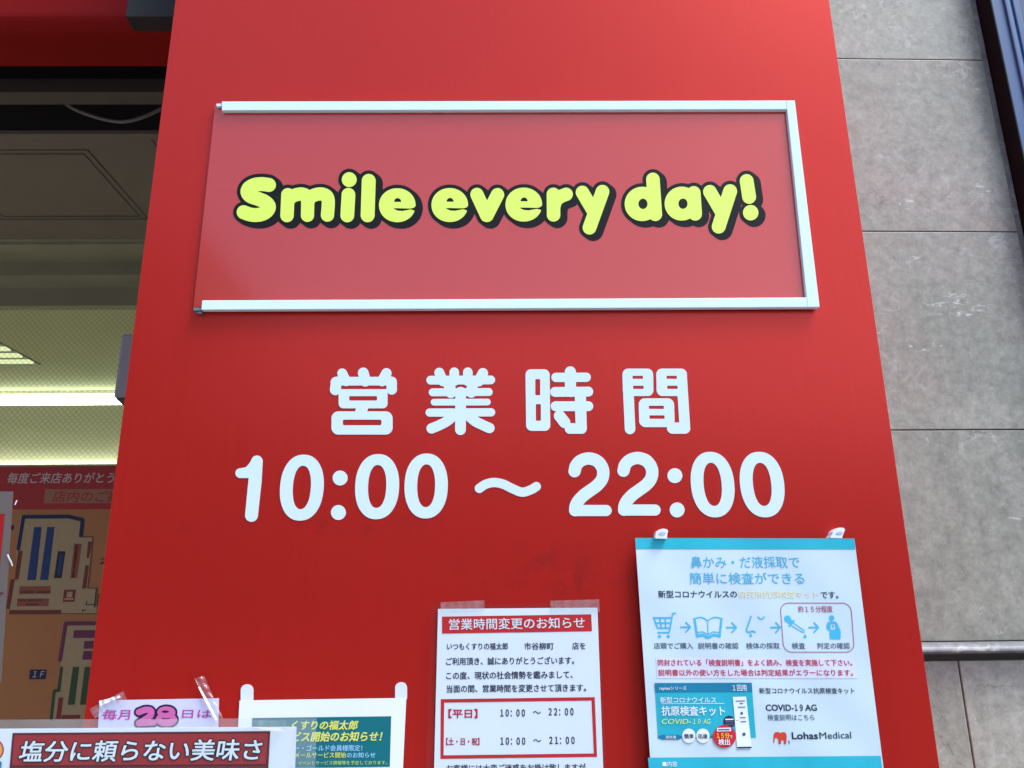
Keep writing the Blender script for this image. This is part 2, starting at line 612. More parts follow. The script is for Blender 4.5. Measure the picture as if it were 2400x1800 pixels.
def stain_red():
    """grime on the red cladding: a faint smudge and thin vertical brushing"""
    nt = M_red.node_tree
    b = nt.nodes["Principled BSDF"]
    base = b.inputs["Base Color"].links[0].from_socket
    tc = nt.nodes.new("ShaderNodeTexCoord")

    def blob(cx, cz, rx, rz, strength, nsc):
        mp = nt.nodes.new("ShaderNodeMapping")
        mp.vector_type = 'TEXTURE'
        mp.inputs["Location"].default_value = (cx, 0, cz)
        mp.inputs["Scale"].default_value = (rx, 5, rz)
        nt.links.new(tc.outputs["Object"], mp.inputs["Vector"])
        gr = nt.nodes.new("ShaderNodeTexGradient")
        gr.gradient_type = 'SPHERICAL'
        nt.links.new(mp.outputs[0], gr.inputs[0])
        n = nt.nodes.new("ShaderNodeTexNoise")
        n.inputs["Scale"].default_value = nsc
        n.inputs["Detail"].default_value = 8
        n.inputs["Roughness"].default_value = 0.7
        nt.links.new(tc.outputs["Object"], n.inputs["Vector"])
        r = nt.nodes.new("ShaderNodeMapRange")
        r.inputs["From Min"].default_value = 0.48
        r.inputs["From Max"].default_value = 0.75
        nt.links.new(n.outputs["Fac"], r.inputs["Value"])
        mu = nt.nodes.new("ShaderNodeMath")
        mu.operation = 'MULTIPLY'
        nt.links.new(gr.outputs["Fac"], mu.inputs[0])
        nt.links.new(r.outputs[0], mu.inputs[1])
        m2 = nt.nodes.new("ShaderNodeMath")
        m2.operation = 'MULTIPLY'
        m2.inputs[1].default_value = strength
        nt.links.new(mu.outputs[0], m2.inputs[0])
        return m2.outputs[0]

    p = at(1290, 1345)
    q = at(700, 1232)
    for (pp, rx, rz, s, ns) in ((p, 0.17, 0.06, 0.6, 28), (q, 0.25, 0.02, 0.5, 40), (at(1340, 1360), 0.05, 0.05, 0.5, 60)):
        fac = blob(pp.x, pp.z, rx, rz, s, ns)
        mx = nt.nodes.new("ShaderNodeMix")
        mx.data_type = 'RGBA'
        mx.inputs[7].default_value = (0.055, 0.012, 0.014, 1)
        nt.links.new(fac, mx.inputs[0])
        nt.links.new(base, mx.inputs[6])
        base = mx.outputs[2]
    mp = nt.nodes.new("ShaderNodeMapping")
    mp.inputs["Scale"].default_value = (170, 1, 2.5)
    nt.links.new(tc.outputs["Object"], mp.inputs[0])
    n = nt.nodes.new("ShaderNodeTexNoise")
    n.inputs["Scale"].default_value = 1.0
    n.inputs["Detail"].default_value = 5
    nt.links.new(mp.outputs[0], n.inputs["Vector"])
    r = nt.nodes.new("ShaderNodeMapRange")
    r.inputs["From Min"].default_value = 0.3
    r.inputs["From Max"].default_value = 0.7
    r.inputs["To Min"].default_value = 0.975
    r.inputs["To Max"].default_value = 1.025
    nt.links.new(n.outputs["Fac"], r.inputs["Value"])
    vm = nt.nodes.new("ShaderNodeVectorMath")
    vm.operation = 'SCALE'
    nt.links.new(base, vm.inputs[0])
    nt.links.new(r.outputs[0], vm.inputs["Scale"])
    base = vm.outputs[0]
    vo = nt.nodes.new("ShaderNodeTexVoronoi")                # sparse dust specks
    vo.inputs["Scale"].default_value = 26
    nt.links.new(tc.outputs["Object"], vo.inputs["Vector"])
    lt = nt.nodes.new("ShaderNodeMath")
    lt.operation = 'LESS_THAN'
    lt.inputs[1].default_value = 0.022
    nt.links.new(vo.outputs["Distance"], lt.inputs[0])
    fa = nt.nodes.new("ShaderNodeMath")
    fa.operation = 'MULTIPLY'
    fa.inputs[1].default_value = 0.30
    nt.links.new(lt.outputs[0], fa.inputs[0])
    mx = nt.nodes.new("ShaderNodeMix")
    mx.data_type = 'RGBA'
    mx.inputs[7].default_value = (0.42, 0.16, 0.15, 1)
    nt.links.new(fa.outputs[0], mx.inputs[0])
    nt.links.new(base, mx.inputs[6])
    nt.links.new(mx.outputs[2], b.inputs["Base Color"])


stain_red()

# ================================================================== ground, street, the far side of the street
PX0, PX1 = -0.535, 0.535                                     # pillar faces
g = MB()
g.add([(-60, -60, 0), (60, -60, 0), (60, 60, 0), (-60, 60, 0)], [(0, 1, 2, 3)], mat("ground_concrete", (0.22, 0.21, 0.20), rough=0.9, var=0.15, scale=2))
tag(g.build("ground"), "grey ground of the street", kind='structure')
g = MB()
g.add([(-40, -8.5, 0.004), (40, -8.5, 0.004), (40, -2.9, 0.004), (-40, -2.9, 0.004)], [(0, 1, 2, 3)], mat("asphalt", (0.05, 0.05, 0.052), rough=0.9, var=0.2, scale=20))
tag(g.build("road"), "asphalt road", kind='structure')
g = MB()
g.box(-40, 40, -2.9, 0.0, 0.0, 0.12, mat("pavement_blocks", (0.27, 0.25, 0.24), rough=0.85, var=0.15, scale=10), bev=0.01)
tag(g.build("pavement"), "pavement in front of the shop", kind='structure')
for nm, x0, x1, y, h, c, lb in (
        ("office_building", -17, -6.4, -13.5, 9.2, (0.15, 0.14, 0.13), "dark grey office block across the street, tallest of the three"),
        ("apartment_building", -6.0, 2.6, -14.0, 5.0, (0.20, 0.17, 0.15), "brown apartment block across the street between its neighbours"),
        ("shop_building", 3.0, 12, -13.2, 4.4, (0.26, 0.25, 0.25), "pale low shop building across the street, lowest of the three")):
    e = empty(nm, ((x0 + x1) / 2, y, 0), lb, "building")
    b = MB()
    b.box(x0, x1, y - 6, y, 0, h, mat(nm + "_wall", c, rough=0.8, var=0.1, scale=1))
    b.build("wall", e)
    b = MB()
    b.box(x0 - 0.1, x1 + 0.1, y - 6.1, y + 0.1, h + 0.003, h + 0.3, mat("parapet_cap", (0.2, 0.2, 0.2), rough=0.8))
    b.build("roof", e)
    nx = int((x1 - x0) / 1.9)
    for k in range(int((h - 0.8) / 2.9)):
        for i in range(nx):
            cx = x0 + (i + 0.5) * (x1 - x0) / nx
            b = MB()
            b.box(cx - 0.6, cx + 0.6, y + 0.003, y + 0.04, 1.0 + 2.9 * k, 2.3 + 2.9 * k, mat("far_window_glass", (0.05, 0.06, 0.08), rough=0.08, spec=0.8))
            b.build("window", e)

# ================================================================== red pillar and its lettering
ptop = 4.2
pil = empty("red_pillar", (0, 0.17, 0), "glossy red clad shopfront pillar with white opening hours lettering", "pillar")
b = MB()
b.box(PX0, PX1, 0.0, 0.338, 0.12, ptop, M_red, bev=0.0004)
b.build("cladding", pil)

KP = 9.215


def letters(name, fn, box, m, parent, surf=FACADE, lift=0.0006, thick=0.0006, st=0.6):
    mb = MB()
    put_loops(mb, sdf_loops(fn, *box, st), m, surf, lift, thick)
    return mb.build(name, parent)


def local(ox, oy, s, build):
    """SDF written in zoomed units -> SDF in photo pixels"""
    return lambda X, Y: build((X - ox) * s, (Y - oy) * s) / s


mn = lambda *a: np.minimum.reduce(a)


def k_ei(X, Y):
    st = lambda p, r: sd_stroke(X, Y, p, r)
    d = mn(st([(388, 232), (470, 400)], 106), st([(842, 222), (885, 400)], 116), st([(1342, 228), (1250, 400)], 110),
           st([(245, 400), (1465, 398)], 93), st([(238, 585), (258, 425)], 116), st([(1456, 420), (1456, 578)], 112),
           st([(240, 420), (300, 400)], 105), st([(1460, 410), (1420, 400)], 105))
    k1 = np.maximum(sd_rbox(X, Y, 310, 572, 1365, 985, 100), -sd_rbox(X, Y, 535, 722, 1140, 818, 25))
    k1b = sd_rbox(X, Y, 330, 572, 1350, 640, 5)
    k2 = np.maximum(sd_rbox(X, Y, 155, 1052, 1475, 1552, 150), -sd_rbox(X, Y, 400, 1230, 1235, 1352, 35))
    return mn(d, k1, k1b, k2, sd_poly(X, Y, [(690, 960), (960, 960), (912, 1080), (660, 1080)]))


def k_gyo(X, Y):
    st = lambda p, r: sd_stroke(X, Y, p, r)
    return mn(st([(458, 218), (535, 400)], 108), st([(780, 208), (780, 400)], 104), st([(1073, 208), (1073, 400)], 104),
              st([(1398, 228), (1310, 400)], 112), st([(272, 378), (1568, 372)], 94), st([(655, 420), (705, 640)], 122),
              st([(1188, 420), (1150, 640)], 116), st([(315, 640), (1525, 633)], 85), st([(345, 853), (1495, 850)], 72),
              st([(248, 1078), (1575, 1072)], 88), st([(918, 640), (914, 1445)], 116),
              st(cr([(790, 1110), (640, 1250), (470, 1345), (290, 1420)]), 110),
              st(cr([(1060, 1110), (1210, 1250), (1370, 1335), (1540, 1412)]), 110))


def k_ji(X, Y):
    st = lambda p, r: sd_stroke(X, Y, p, r)
    hi = np.maximum(np.maximum(sd_rbox(X, Y, 206, 142, 728, 1472, 120, 0.012), -sd_rbox(X, Y, 410, 355, 517, 705, 22)),
                    -sd_rbox(X, Y, 422, 895, 532, 1255, 22))
    return mn(hi, st([(1168, 200), (1172, 620)], 120), st([(858, 318), (1510, 315)], 100), st([(838, 632), (1555, 625)], 106),
              st([(850, 940), (1555, 940)], 106), st([(1383, 700), (1403, 1415)], 121), sd_rbox(X, Y, 1048, 1308, 1522, 1535, 108),
              st([(935, 1150), (1045, 1290)], 122))


def k_kan(X, Y):
    st = lambda p, r: sd_stroke(X, Y, p, r)
    rb = lambda *a: sd_rbox(X, Y, *a)
    A = mn(rb(178, 128, 840, 720, 125, 0.02), st([(287, 300), (338, 1430)], 114))
    A = np.maximum(A, -mn(rb(392, 283, 618, 350, 15), rb(405, 497, 632, 568, 15)))
    B = mn(rb(908, 128, 1570, 720, 125, 0.02), st([(1452, 290), (1524, 1420)], 114), rb(1135, 1292, 1638, 1535, 125))
    B = np.maximum(B, -mn(rb(1126, 283, 1350, 350, 15), rb(1140, 497, 1365, 568, 15)))
    C = np.maximum(rb(530, 770, 1296, 1392, 135, 0.03), -mn(rb(745, 930, 1070, 1000, 18), rb(757, 1137, 1085, 1213, 18)))
    return mn(A, B, C)


for (ox, fn) in ((760, k_ei), (980, k_gyo), (1210, k_ji), (1440, k_kan)):
    letters("kanji_character", local(ox, 850, KP, fn), (ox, 850, ox + 200, 1030), M_white, pil)

K7 = 7.373


def d_one(X, Y):
    return mn(sd_stroke(X, Y, [(458, 228, 98), (425, 560, 113), (363, 1165, 110)], 110),
              sd_stroke(X, Y, cr([(170, 434, 84), (300, 412, 88), (390, 330, 90), (455, 215, 84)]), 86),
              sd_poly(X, Y, [(170, 420), (430, 300), (430, 518), (170, 518)]))


letters("numeral", local(540, 1050, K7, d_one), (540, 1055, 640, 1235), M_white, pil)
for (xa, xb, ya, yb) in ((656, 758.6, 1065.6, 1220.2), (832.3, 935.4, 1064.3, 1216.8), (948, 1049.4, 1063, 1215), (1619, 1721.5, 1059, 1212.4),
                         (1734, 1838.6, 1059, 1212.4)):
    cx, cy, rx, ry = (xa + xb) / 2, (ya + yb) / 2, (xb - xa) / 2, (yb - ya) / 2
    kk = (cx - 1119) / (cy + 5695)
    rxs = math.sqrt(max(rx * rx - (kk * ry) ** 2, 1))
    f0 = lambda X, Y, cx=cx, cy=cy, rx=rxs, ry=ry, kk=kk: np.maximum(
        sd_ell(X, Y, cx, cy, rx, ry, kk, 2.2), -sd_ell(X, Y, cx, cy - 0.5, rx * 0.415, ry * 0.66, kk, 2.2))
    letters("numeral", f0, (xa - 6, ya - 6, xb + 6, yb + 6), M_white, pil)
TWO = [(270, 400), (298, 300), (385, 215), (520, 181), (660, 225), (745, 330), (766, 440), (738, 550), (655, 650), (540, 735),
       (430, 815), (335, 915), (290, 1000), (282, 1075)]
for (dx, dy) in ((0, 0), (846, -8)):
    def f2(X, Y, dx=dx, dy=dy):
        p = cr([(x + dx, y + dy) for x, y in TWO])
        return mn(sd_stroke(X, Y, p, 106), sd_stroke(X, Y, [(275 + dx, 1080 + dy), (815 + dx, 1080 + dy)], 96),
                  sd_rbox(X, Y, 175 + dx, 1000 + dy, 420 + dx, 1177 + dy, 95))
    letters("numeral", local(1310, 1050, K7, f2), (1310 + dx / K7, 1050, 1310 + dx / K7 + 135, 1225), M_white, pil)
for pr in (((797, 1120.3), (793, 1201.2)), ((1581.7, 1114.8), (1587, 1195.1))):
    letters("colon", lambda X, Y, pr=pr: mn(*[np.hypot(X - a, Y - c) - 17.4 for a, c in pr]),
            (pr[0][0] - 30, pr[0][1] - 30, pr[0][0] + 30, pr[1][1] + 30), M_white, pil)
WAVE = cr([(985, 513), (1008, 498), (1040, 491), (1075, 498), (1110, 515), (1145, 527), (1178, 517), (1196, 506)])
letters("tilde", local(500, 820, 1.58, lambda X, Y: sd_stroke(X, Y, WAVE, 17)), (1100, 1100, 1285, 1180), M_white, pil)

# ================================================================== slogan sign: plate, three trim bars, lettering
PL_Y, BAR_Y = -0.005, -0.0118
PL = lambda u, v: PL_Y
p_tl, p_bl = at(503, 246, PL_Y), at(454, 722, PL_Y)
p_tr, p_br = at(1855, 243, PL_Y), at(1915, 712, PL_Y)
sx0, sx1 = (p_tl.x + p_bl.x) / 2, (p_tr.x + p_br.x) / 2
sz1, sz0 = (p_tl.z + p_tr.z) / 2, (p_bl.z + p_br.z) / 2
sign = empty("slogan_sign", ((sx0 + sx1) / 2, 0, (sz0 + sz1) / 2), "red slogan board with fat yellow lettering, white trim missing on its left side", "sign")
b = MB()
b.box(sx0, sx1, PL_Y, -0.0008, sz0, sz1, M_plate, bev=0.0006)
plate = b.build("plate", sign)


def bar(name, quad, y0, y1):
    """trim bar from the four photo corners of its front face (TL, TR, BR, BL)"""
    fr = [at(u, v, y0) for u, v in quad]
    bk = [Vector((p.x, y1, p.z)) for p in fr]
    bm = bmesh.new()
    vv = [bm.verts.new(p) for p in fr + bk]
    for f in ((0, 3, 2, 1), (4, 5, 6, 7), (0, 1, 5, 4), (1, 2, 6, 5), (2, 3, 7, 6), (3, 0, 4, 7)):
        bm.faces.new([vv[i] for i in f])
    bmesh.ops.recalc_face_normals(bm, faces=bm.faces)
    bmesh.ops.bevel(bm, geom=bm.edges[:], offset=0.0006, segments=2, affect='EDGES', profile=0.5)
    bm.verts.index_update()
    mb = MB()
    mb.add([v.co.copy() for v in bm.verts], [[v.index for v in f.verts] for f in bm.faces], M_frame)
    bm.free()
    return mb.build(name, sign)


bar("trim_bar", [(519.6, 237.6), (1842.5, 235.6), (1845, 256), (519.8, 258.6)], BAR_Y, PL_Y + 0.002)
bar("trim_bar", [(1842.7, 235.6), (1863, 235.4), (1921.3, 719.5), (1893.2, 719.7)], BAR_Y - 0.0004, PL_Y + 0.002)
bar("trim_bar", [(473.6, 703.8), (1891, 697.4), (1893.4, 719.8), (471.6, 726)], BAR_Y, PL_Y + 0.002)
for (quad, yy) in (([(507, 243), (521, 242.5), (521, 248.5), (508, 249)], -0.010), ([(453.5, 721), (473, 721), (472, 727), (454, 728)], -0.009),
                   ([(458, 727), (473, 727.5), (473, 735), (461, 734)], -0.006)):
    fr = [at(u, v, yy) for u, v in quad]
    mb = MB()
    mb.add(fr + [Vector((p.x, 0.0, p.z)) for p in fr], [(0, 1, 2, 3), (4, 5, 6, 7), (0, 1, 5, 4), (1, 2, 6, 5), (2, 3, 7, 6), (3, 0, 4, 7)], M_frame if yy < -0.0095 else M_steel)
    mb.build("corner_clip", sign)

KS = 9.217
_E_NOTCH = [(1400, 903), (1500, 902), (1770, 908), (1840, 893), (1885, 850), (1990, 850), (1990, 985), (1870, 985), (1845, 950), (1770, 930),
            (1690, 945), (1600, 963), (1500, 957), (1440, 934)]


def l_e(X, Y, cx, cy):
    """fat e, written round its centre"""
    x, y = X - cx + 1485, Y - cy + 838
    d = sd_ell(x, y, 1485, 838, 395, 366, 0, 2.05)
    d = np.maximum(d, -np.maximum(sd_ell(x, y, 1492, 768, 77, 85), y - 768))
    d = np.maximum(d, -sd_poly(x, y, _E_NOTCH))
    return d


def smile(X0, Y0):
    """all yellow letter shapes, in photo pixels"""
    out = []

    def st(ox, pts, r):
        out.append(sd_stroke((X0 - ox) * KS, (Y0 - 390) * KS, pts, r) / KS)

    # S m
    st(540, cr([(832, 400), (690, 382), (540, 396), (415, 455), (368, 550), (430, 640), (590, 698), (745, 765), (828, 855), (800, 950),
                (700, 1022), (560, 1050), (420, 1036), (286, 990)]), 150)
    st(540, [(1242, 612), (1222, 1060)], 144)
    st(540, cr([(1242, 740), (1330, 650), (1450, 605), (1560, 598), (1635, 640), (1668, 760), (1664, 1056)]), 142)
    st(540, cr([(1668, 760), (1745, 655), (1860, 605), (1985, 598), (2085, 650), (2114, 780), (2096, 1052)]), 142)
    # i l
    st(770, [(430, 612), (405, 1058)], 148)
    st(770, [(447, 285)], 160)
    st(770, [(868, 312), (844, 1055)], 150)
    # e v e r y
    for cx, cy in ((931.1, 480.9), (1054.1, 480.5), (1227.6, 479.5)):
        out.append(l_e(X0 * KS, Y0 * KS, cx * KS, cy * KS) / KS)
    st(1000, [(1086, 606), (1296, 1058)], 143)
    st(1000, [(1530, 612), (1302, 1058)], 144)
    st(1220, [(710, 605), (714, 1045)], 146)
    st(1220, cr([(712, 900), (760, 745), (860, 655), (986, 602)]), 143)
    st(1220, [(1336, 560), (1600, 1010)], 143)
    st(1220, [(1770, 547), (1490, 1322)], 148)
    # d a y !
    for ox, cx, cy, rx, ry, hx, hy, stem in ((1440, 600, 810, 378, 370, 617, 808, [(832, 281), (884, 1034)]),
                                             (1440, 1456, 803, 371, 366, 1482, 805, [(1715, 572), (1746, 1024)])):
        X, Y = (X0 - ox) * KS, (Y0 - 390) * KS
        d = np.minimum(sd_ell(X, Y, cx, cy, rx, ry), sd_stroke(X, Y, stem, 146))
        out.append(np.maximum(d, -sd_ell(X, Y, hx, hy, 98, 112)) / KS)
    st(1600, [(588, 546), (850, 1000)], 145)
    st(1600, [(1025, 536), (779, 1300)], 150)
    st(1600, [(1383, 316), (1436, 658)], 149)
    st(1600, [(1470, 1000)], 166)
    return np.minimum.reduce(out)


_sm = smile
letters("lettering_outline", lambda X, Y: np.minimum.reduce([_sm(X - 8.6 * t, Y - 6.5 * t) for t in np.linspace(0, 1, 7)]) - 8.3,
        (530, 385, 1815, 580), M_black, plate, PL, 0.0005, 0.0004, 0.8)
letters("lettering", _sm, (540, 395, 1795, 570), M_yellow, plate, PL, 0.0010, 0.0004, 0.7)

# ================================================================== closing-time notice (A4)
T3 = ZT(950, 1200, 2.7655)
NT = lambda u, v: -0.0022
n0 = T3(212, 628)
n1 = T3(1245, 620)
n2 = T3(1298, 2090)
n3 = T3(176, 2100)
e = empty("opening_hours_notice", at(1205, 1600, 0), "white notice with red title band and a red framed box of opening hours", "notice")
sheet("paper", [n0, n1, n2, n3], M_paper, NT, e)
C_RED, C_DK, C_RED2 = ink((196, 32, 34)), ink((44, 44, 66)), ink((186, 40, 62))
mb = MB()
put_poly(mb, [(238, 678), (1205, 663), (1210, 773), (238, 788)], C_RED, NT, 0.0003, T3)
put_text(mb, "営業時間変更のお知らせ", 283, 1163, 765, 72, M_paper, NT, 0.0006, 0.012, yb2=752, T=T3)
mb.build("title_band", e)
mb = MB()
for body, xl, xr, yb, h, yb2 in (("いつもくすりの福太郎", 270, 665, 894, 44, 892), ("市谷柳町", 772, 962, 893, 46, 892), ("店を", 1083, 1168, 891, 45, 890),
                                 ("ご利用頂き、誠にありがとうございます。", 265, 1095, 993, 49, 986), ("この度、現状の社会情勢を鑑みまして、", 265, 1085, 1086, 49, 1078),
                                 ("当面の間、営業時間を変更させて頂きます。", 268, 1172, 1171, 49, 1163), ("お客様には大変ご迷惑をお掛け致しますが", 268, 1170, 1686, 48, 1678)):
    mb = MB()
    put_text(mb, body, xl, xr, yb, h, C_DK, NT, 0.0003, 0.022, yb2=yb2, T=T3)
    mb.build("text_line", e)
mb = MB()
O4, I4 = [(230, 1213), (1228, 1200), (1243, 1587), (228, 1600)], [(252, 1235), (1207, 1222), (1222, 1565), (248, 1577)]
for k in range(4):
    put_poly(mb, [O4[k], O4[(k + 1) % 4], I4[(k + 1) % 4], I4[k]], C_RED, NT, 0.0003, T3)
for body, xl, xr, yb, h, c in (("【平日】", 280, 467, 1336, 58, C_RED2), ("１０：００", 617, 775, 1325, 45, C_DK), ("～", 828, 878, 1308, 17, C_DK), ("２２：００", 930, 1090, 1318, 46, C_DK),
                               ("【土・日・祝】", 265, 480, 1511, 46, C_RED2), ("１０：００", 618, 777, 1508, 46, C_DK), ("～", 830, 880, 1490, 17, C_DK), ("２１：００", 935, 1097, 1503, 46, C_DK)):
    put_text(mb, body, xl, xr, yb, h, c, NT, 0.0003, 0.04, T=T3)
mb.build("hours_box", e)
sheet("clear_film", [T3(165, 600), T3(1262, 588), T3(1322, 2130), T3(120, 2140)], M_film, lambda u, v: -0.0034, e, 0, 4)
for q in ([(228, 585), (512, 572), (514, 640), (230, 652)], [(940, 575), (1256, 566), (1260, 648), (944, 648)]):
    sheet("tape", [T3(*p) for p in q], M_tape, lambda u, v: -0.0040 - 0.0003 * math.sin(u * 0.3), e, 0, 10)

# ================================================================== test-kit poster (A3), hung from two hooks
T4 = ZT(1450, 1200, 2.7646)


def PS(u, v):                                                # hangs off the wall, a little wavy at the top
    s = (u - 1490) / 510
    return -0.014 + 0.0035 * math.cos(2.2 * s + 0.3) * math.exp(-max(v - 1262, 0) / 160) - 0.002 * s + 0.0009 * math.sin(u * 0.019 + v * 0.012) \
        + 0.0003 * math.sin(u * 0.03 - v * 0.03)


e = empty("test_kit_poster", at(1760, 1550, 0), "white and turquoise test kit poster with small pictograms, hanging from two white hooks", "poster")
sheet("paper", [T4(107, 168), T4(1527, 172), T4(1790, 2240), T4(248, 2240)], M_paper2, PS, e, 0.0004, 40)
C_TQ, C_TX, C_NV, C_GY = ink((38, 172, 192)), ink((64, 176, 214)), ink((30, 42, 66)), ink((76, 88, 118))
C_PK, C_CR, C_YL, C_PB = ink((208, 212, 230)), ink((190, 48, 72)), ink((234, 226, 184)), ink((168, 74, 112))
C_TD, C_TM, C_WH, C_YG, C_RD = ink((16, 118, 152)), ink((34, 168, 188)), M_paper, ink((214, 232, 90)), ink((200, 30, 44))
L1, L2, L3, L4 = 0.0003, 0.0006, 0.0009, 0.0012
mb = MB()
put_poly(mb, [(107, 168), (1527, 172), (1534, 242), (111, 240)], C_TQ, PS, L1, T4)
mb.build("header_band", e)
mb = MB()
put_poly(mb, [(190, 1592), (1697, 1580), (1790, 2240), (248, 2240)], C_TQ, PS, L1, T4)
put_text(mb, "■内容", 285, 380, 1650, 34, C_WH, PS, L2, 0.01, T=T4)
mb.build("footer_band", e)
mb = MB()
put_text(mb, "鼻かみ・だ液採取で", 470, 1175, 363, 76, C_TX, PS, L1, 0.004, T=T4)
put_text(mb, "簡単に検査ができる", 462, 1207, 468, 76, C_TX, PS, L1, 0.004, T=T4)
mb.build("headline", e)
mb = MB()
put_text(mb, "新型コロナウイルスの", 258, 768, 556, 47, C_NV, PS, L1, 0.02, T=T4)
put_text(mb, "研究用抗原検査キット", 780, 1295, 557, 46, C_YL, PS, L1, 0.012, T=T4)
put_text(mb, "です。", 1312, 1425, 560, 44, C_NV, PS, L1, 0.018, T=T4)
mb.build("subtitle", e)


def picto(name, fn, box, m=C_TX, st=1.1):
    mb = MB()
    put_sdf(mb, fn, box, m, PS, L1, T4, st)
    return mb.build(name, e)


def cart(X, Y):
    s = lambda p, r=4.5: sd_stroke(X, Y, p, r)
    return mn(s([(226, 686), (342, 686)], 5.5), s([(228, 686), (252, 752), (334, 752)]), s([(266, 686), (277, 752)]), s([(302, 686), (305, 752)]), s([(238, 719), (338, 719)]),
              s([(368, 656), (350, 658), (330, 772)], 5), s([(256, 781), (327, 781)], 5), s([(265, 806)], 10), s([(322, 806)], 10))


def arrow(x, y):
    return lambda X, Y: mn(sd_stroke(X, Y, [(x, y), (x + 58, y)], 5), sd_stroke(X, Y, [(x + 33, y - 30), (x + 62, y), (x + 33, y + 31)], 5))


def book(X, Y):
    s = lambda p, r=4: sd_stroke(X, Y, p, r)
    return mn(s(cr([(497, 690), (525, 682), (552, 688), (577, 706)]), 4), s(cr([(577, 706), (602, 688), (632, 682), (662, 690)]), 4), s([(492, 692), (508, 800)], 7), s([(667, 692), (655, 800)], 7),
              s(cr([(510, 803), (545, 797), (578, 812), (614, 797), (655, 803)]), 9), s([(577, 706), (580, 796)], 3), s([(505, 780), (545, 776), (578, 792), (612, 776), (655, 780)], 3))


def nose(X, Y):
    s = lambda p, r=5: sd_stroke(X, Y, p, r)
    return mn(s(cr([(858, 676), (842, 725), (829, 762), (840, 779), (866, 772), (884, 779)]), 5), s(cr([(902, 680), (924, 695), (944, 680)]), 4), s([(856, 790, 4), (856, 801, 9)]))


def dropper(X, Y):
    s = lambda p, r=4: sd_stroke(X, Y, p, r)
    return mn(s([(1094, 692, 22), (1108, 708, 16)]), s([(1133, 706), (1108, 736)], 7), s([(1128, 715), (1203, 768)], 3), s([(1114, 732), (1190, 778), (1205, 778)], 3), s([(1207, 795, 4), (1208, 808, 10)]))


def patient(X, Y):
    s = lambda p, r=4: sd_stroke(X, Y, p, r)
    body = mn(s([(1380, 686)], 17), sd_rbox(X, Y, 1348, 708, 1420, 770, 26), sd_rbox(X, Y, 1368, 740, 1422, 824, 4), s([(1412, 730), (1432, 775), (1430, 818)], 8), s([(1356, 745), (1380, 768)], 9))
    return np.maximum(body, -mn(np.maximum(sd_rbox(X, Y, 1373, 726, 1405, 762, 5), -sd_rbox(X, Y, 1382, 734, 1396, 748, 2))))


picto("cart_pictogram", cart, (205, 640, 385, 830))
for (x, y) in ((403, 746), (701, 748), (986, 748), (1233, 748)):
    picto("arrow", arrow(x, y), (x - 15, y - 45, x + 80, y + 45))
picto("book_pictogram", book, (475, 665, 690, 830))
picto("nose_pictogram", nose, (815, 660, 965, 820))
picto("dropper_pictogram", dropper, (1060, 660, 1230, 830))
picto("patient_pictogram", patient, (1335, 660, 1450, 840))
picto("rounded_outline", lambda X, Y: np.abs(sd_rbox(X, Y, 1058, 590, 1516, 908, 55, 0.075)) - 2.4, (1020, 575, 1550, 925), C_PB, 1.6)
mb = MB()
put_text(mb, "約１５分程度", 1165, 1388, 650, 42, C_PB, PS, L1, 0.012, T=T4)
mb.build("caption_text", e)
for body, xl, xr in (("店頭でご購入", 230, 483), ("説明書の確認", 517, 778), ("検体の採取", 828, 1045), ("検査", 1125, 1210), ("判定の確認", 1288, 1500)):
    mb = MB()
    put_text(mb, body, xl, xr, 887, 40, C_GY, PS, L1, 0.012, T=T4)
    mb.build("caption_text", e)
mb = MB()
put_poly(mb, [(240, 942), (1530, 942), (1550, 1078), (250, 1078)], C_PK, PS, L1, T4)
put_text(mb, "同封されている「検査説明書」をよく読み、検査を実施して下さい。", 255, 1515, 997, 42, C_CR, PS, L2, 0.02, T=T4)
put_text(mb, "説明書以外の使い方をした場合は判定結果がエラーになります。", 258, 1520, 1062, 42, C_CR, PS, L2, 0.02, T=T4)
mb.build("warning_text", e)
mb = MB()
put_poly(mb, [(233, 1108), (862, 1106), (890, 1462), (255, 1470)], C_TM, PS, L1, T4)
put_poly(mb, [(233, 1108), (862, 1106), (867, 1164), (237, 1168)], C_TD, PS, L2, T4)
put_text(mb, "rapitesシリーズ", 265, 440, 1158, 30, C_WH, PS, L3, 0.01, T=T4)
put_text(mb, "１回用", 740, 830, 1160, 40, C_WH, PS, L3, 0.012, T=T4)
put_text(mb, "新型コロナウイルス", 270, 632, 1237, 38, C_WH, PS, L3, 0.012, T=T4)
put_poly(mb, [(275, 1241), (685, 1239), (685, 1242), (275, 1244)], C_WH, PS, L3, T4)
put_text(mb, "抗原検査キット", 280, 690, 1320, 63, C_WH, PS, L3, 0.02, T=T4)
put_text(mb, "COVID-", 280, 470, 1373, 32, C_YG, PS, L3, 0.0, 0.25, T=T4)
put_text(mb, "１９", 480, 532, 1373, 32, C_YG, PS, L3, 0.0, 0.25, T=T4)
put_text(mb, "AG", 548, 597, 1373, 32, C_YG, PS, L3, 0.0, 0.25, T=T4)
put_sdf(mb, lambda X, Y: sd_rbox(X, Y, 268, 1444, 402, 1474, 14), (255, 1430, 415, 1485), C_TD, PS, L2, T4, 1.2)
put_poly(mb, [(255, 1452), (606, 1448), (607, 1462), (256, 1467)], C_TD, PS, L1 + 0.0001, T4)
put_text(mb, "研究用", 305, 370, 1469, 20, C_WH, PS, L3, 0.02, T=T4)
for cx in (455, 546):
    put_sdf(mb, lambda X, Y, cx=cx: np.hypot(X - cx, (Y - 1450) * 0.92) - 43, (cx - 55, 1390, cx + 55, 1510), C_WH, PS, L3, T4, 1.2)
put_text(mb, "簡単", 426, 487, 1468, 30, C_NV, PS, L4, 0.02, T=T4)
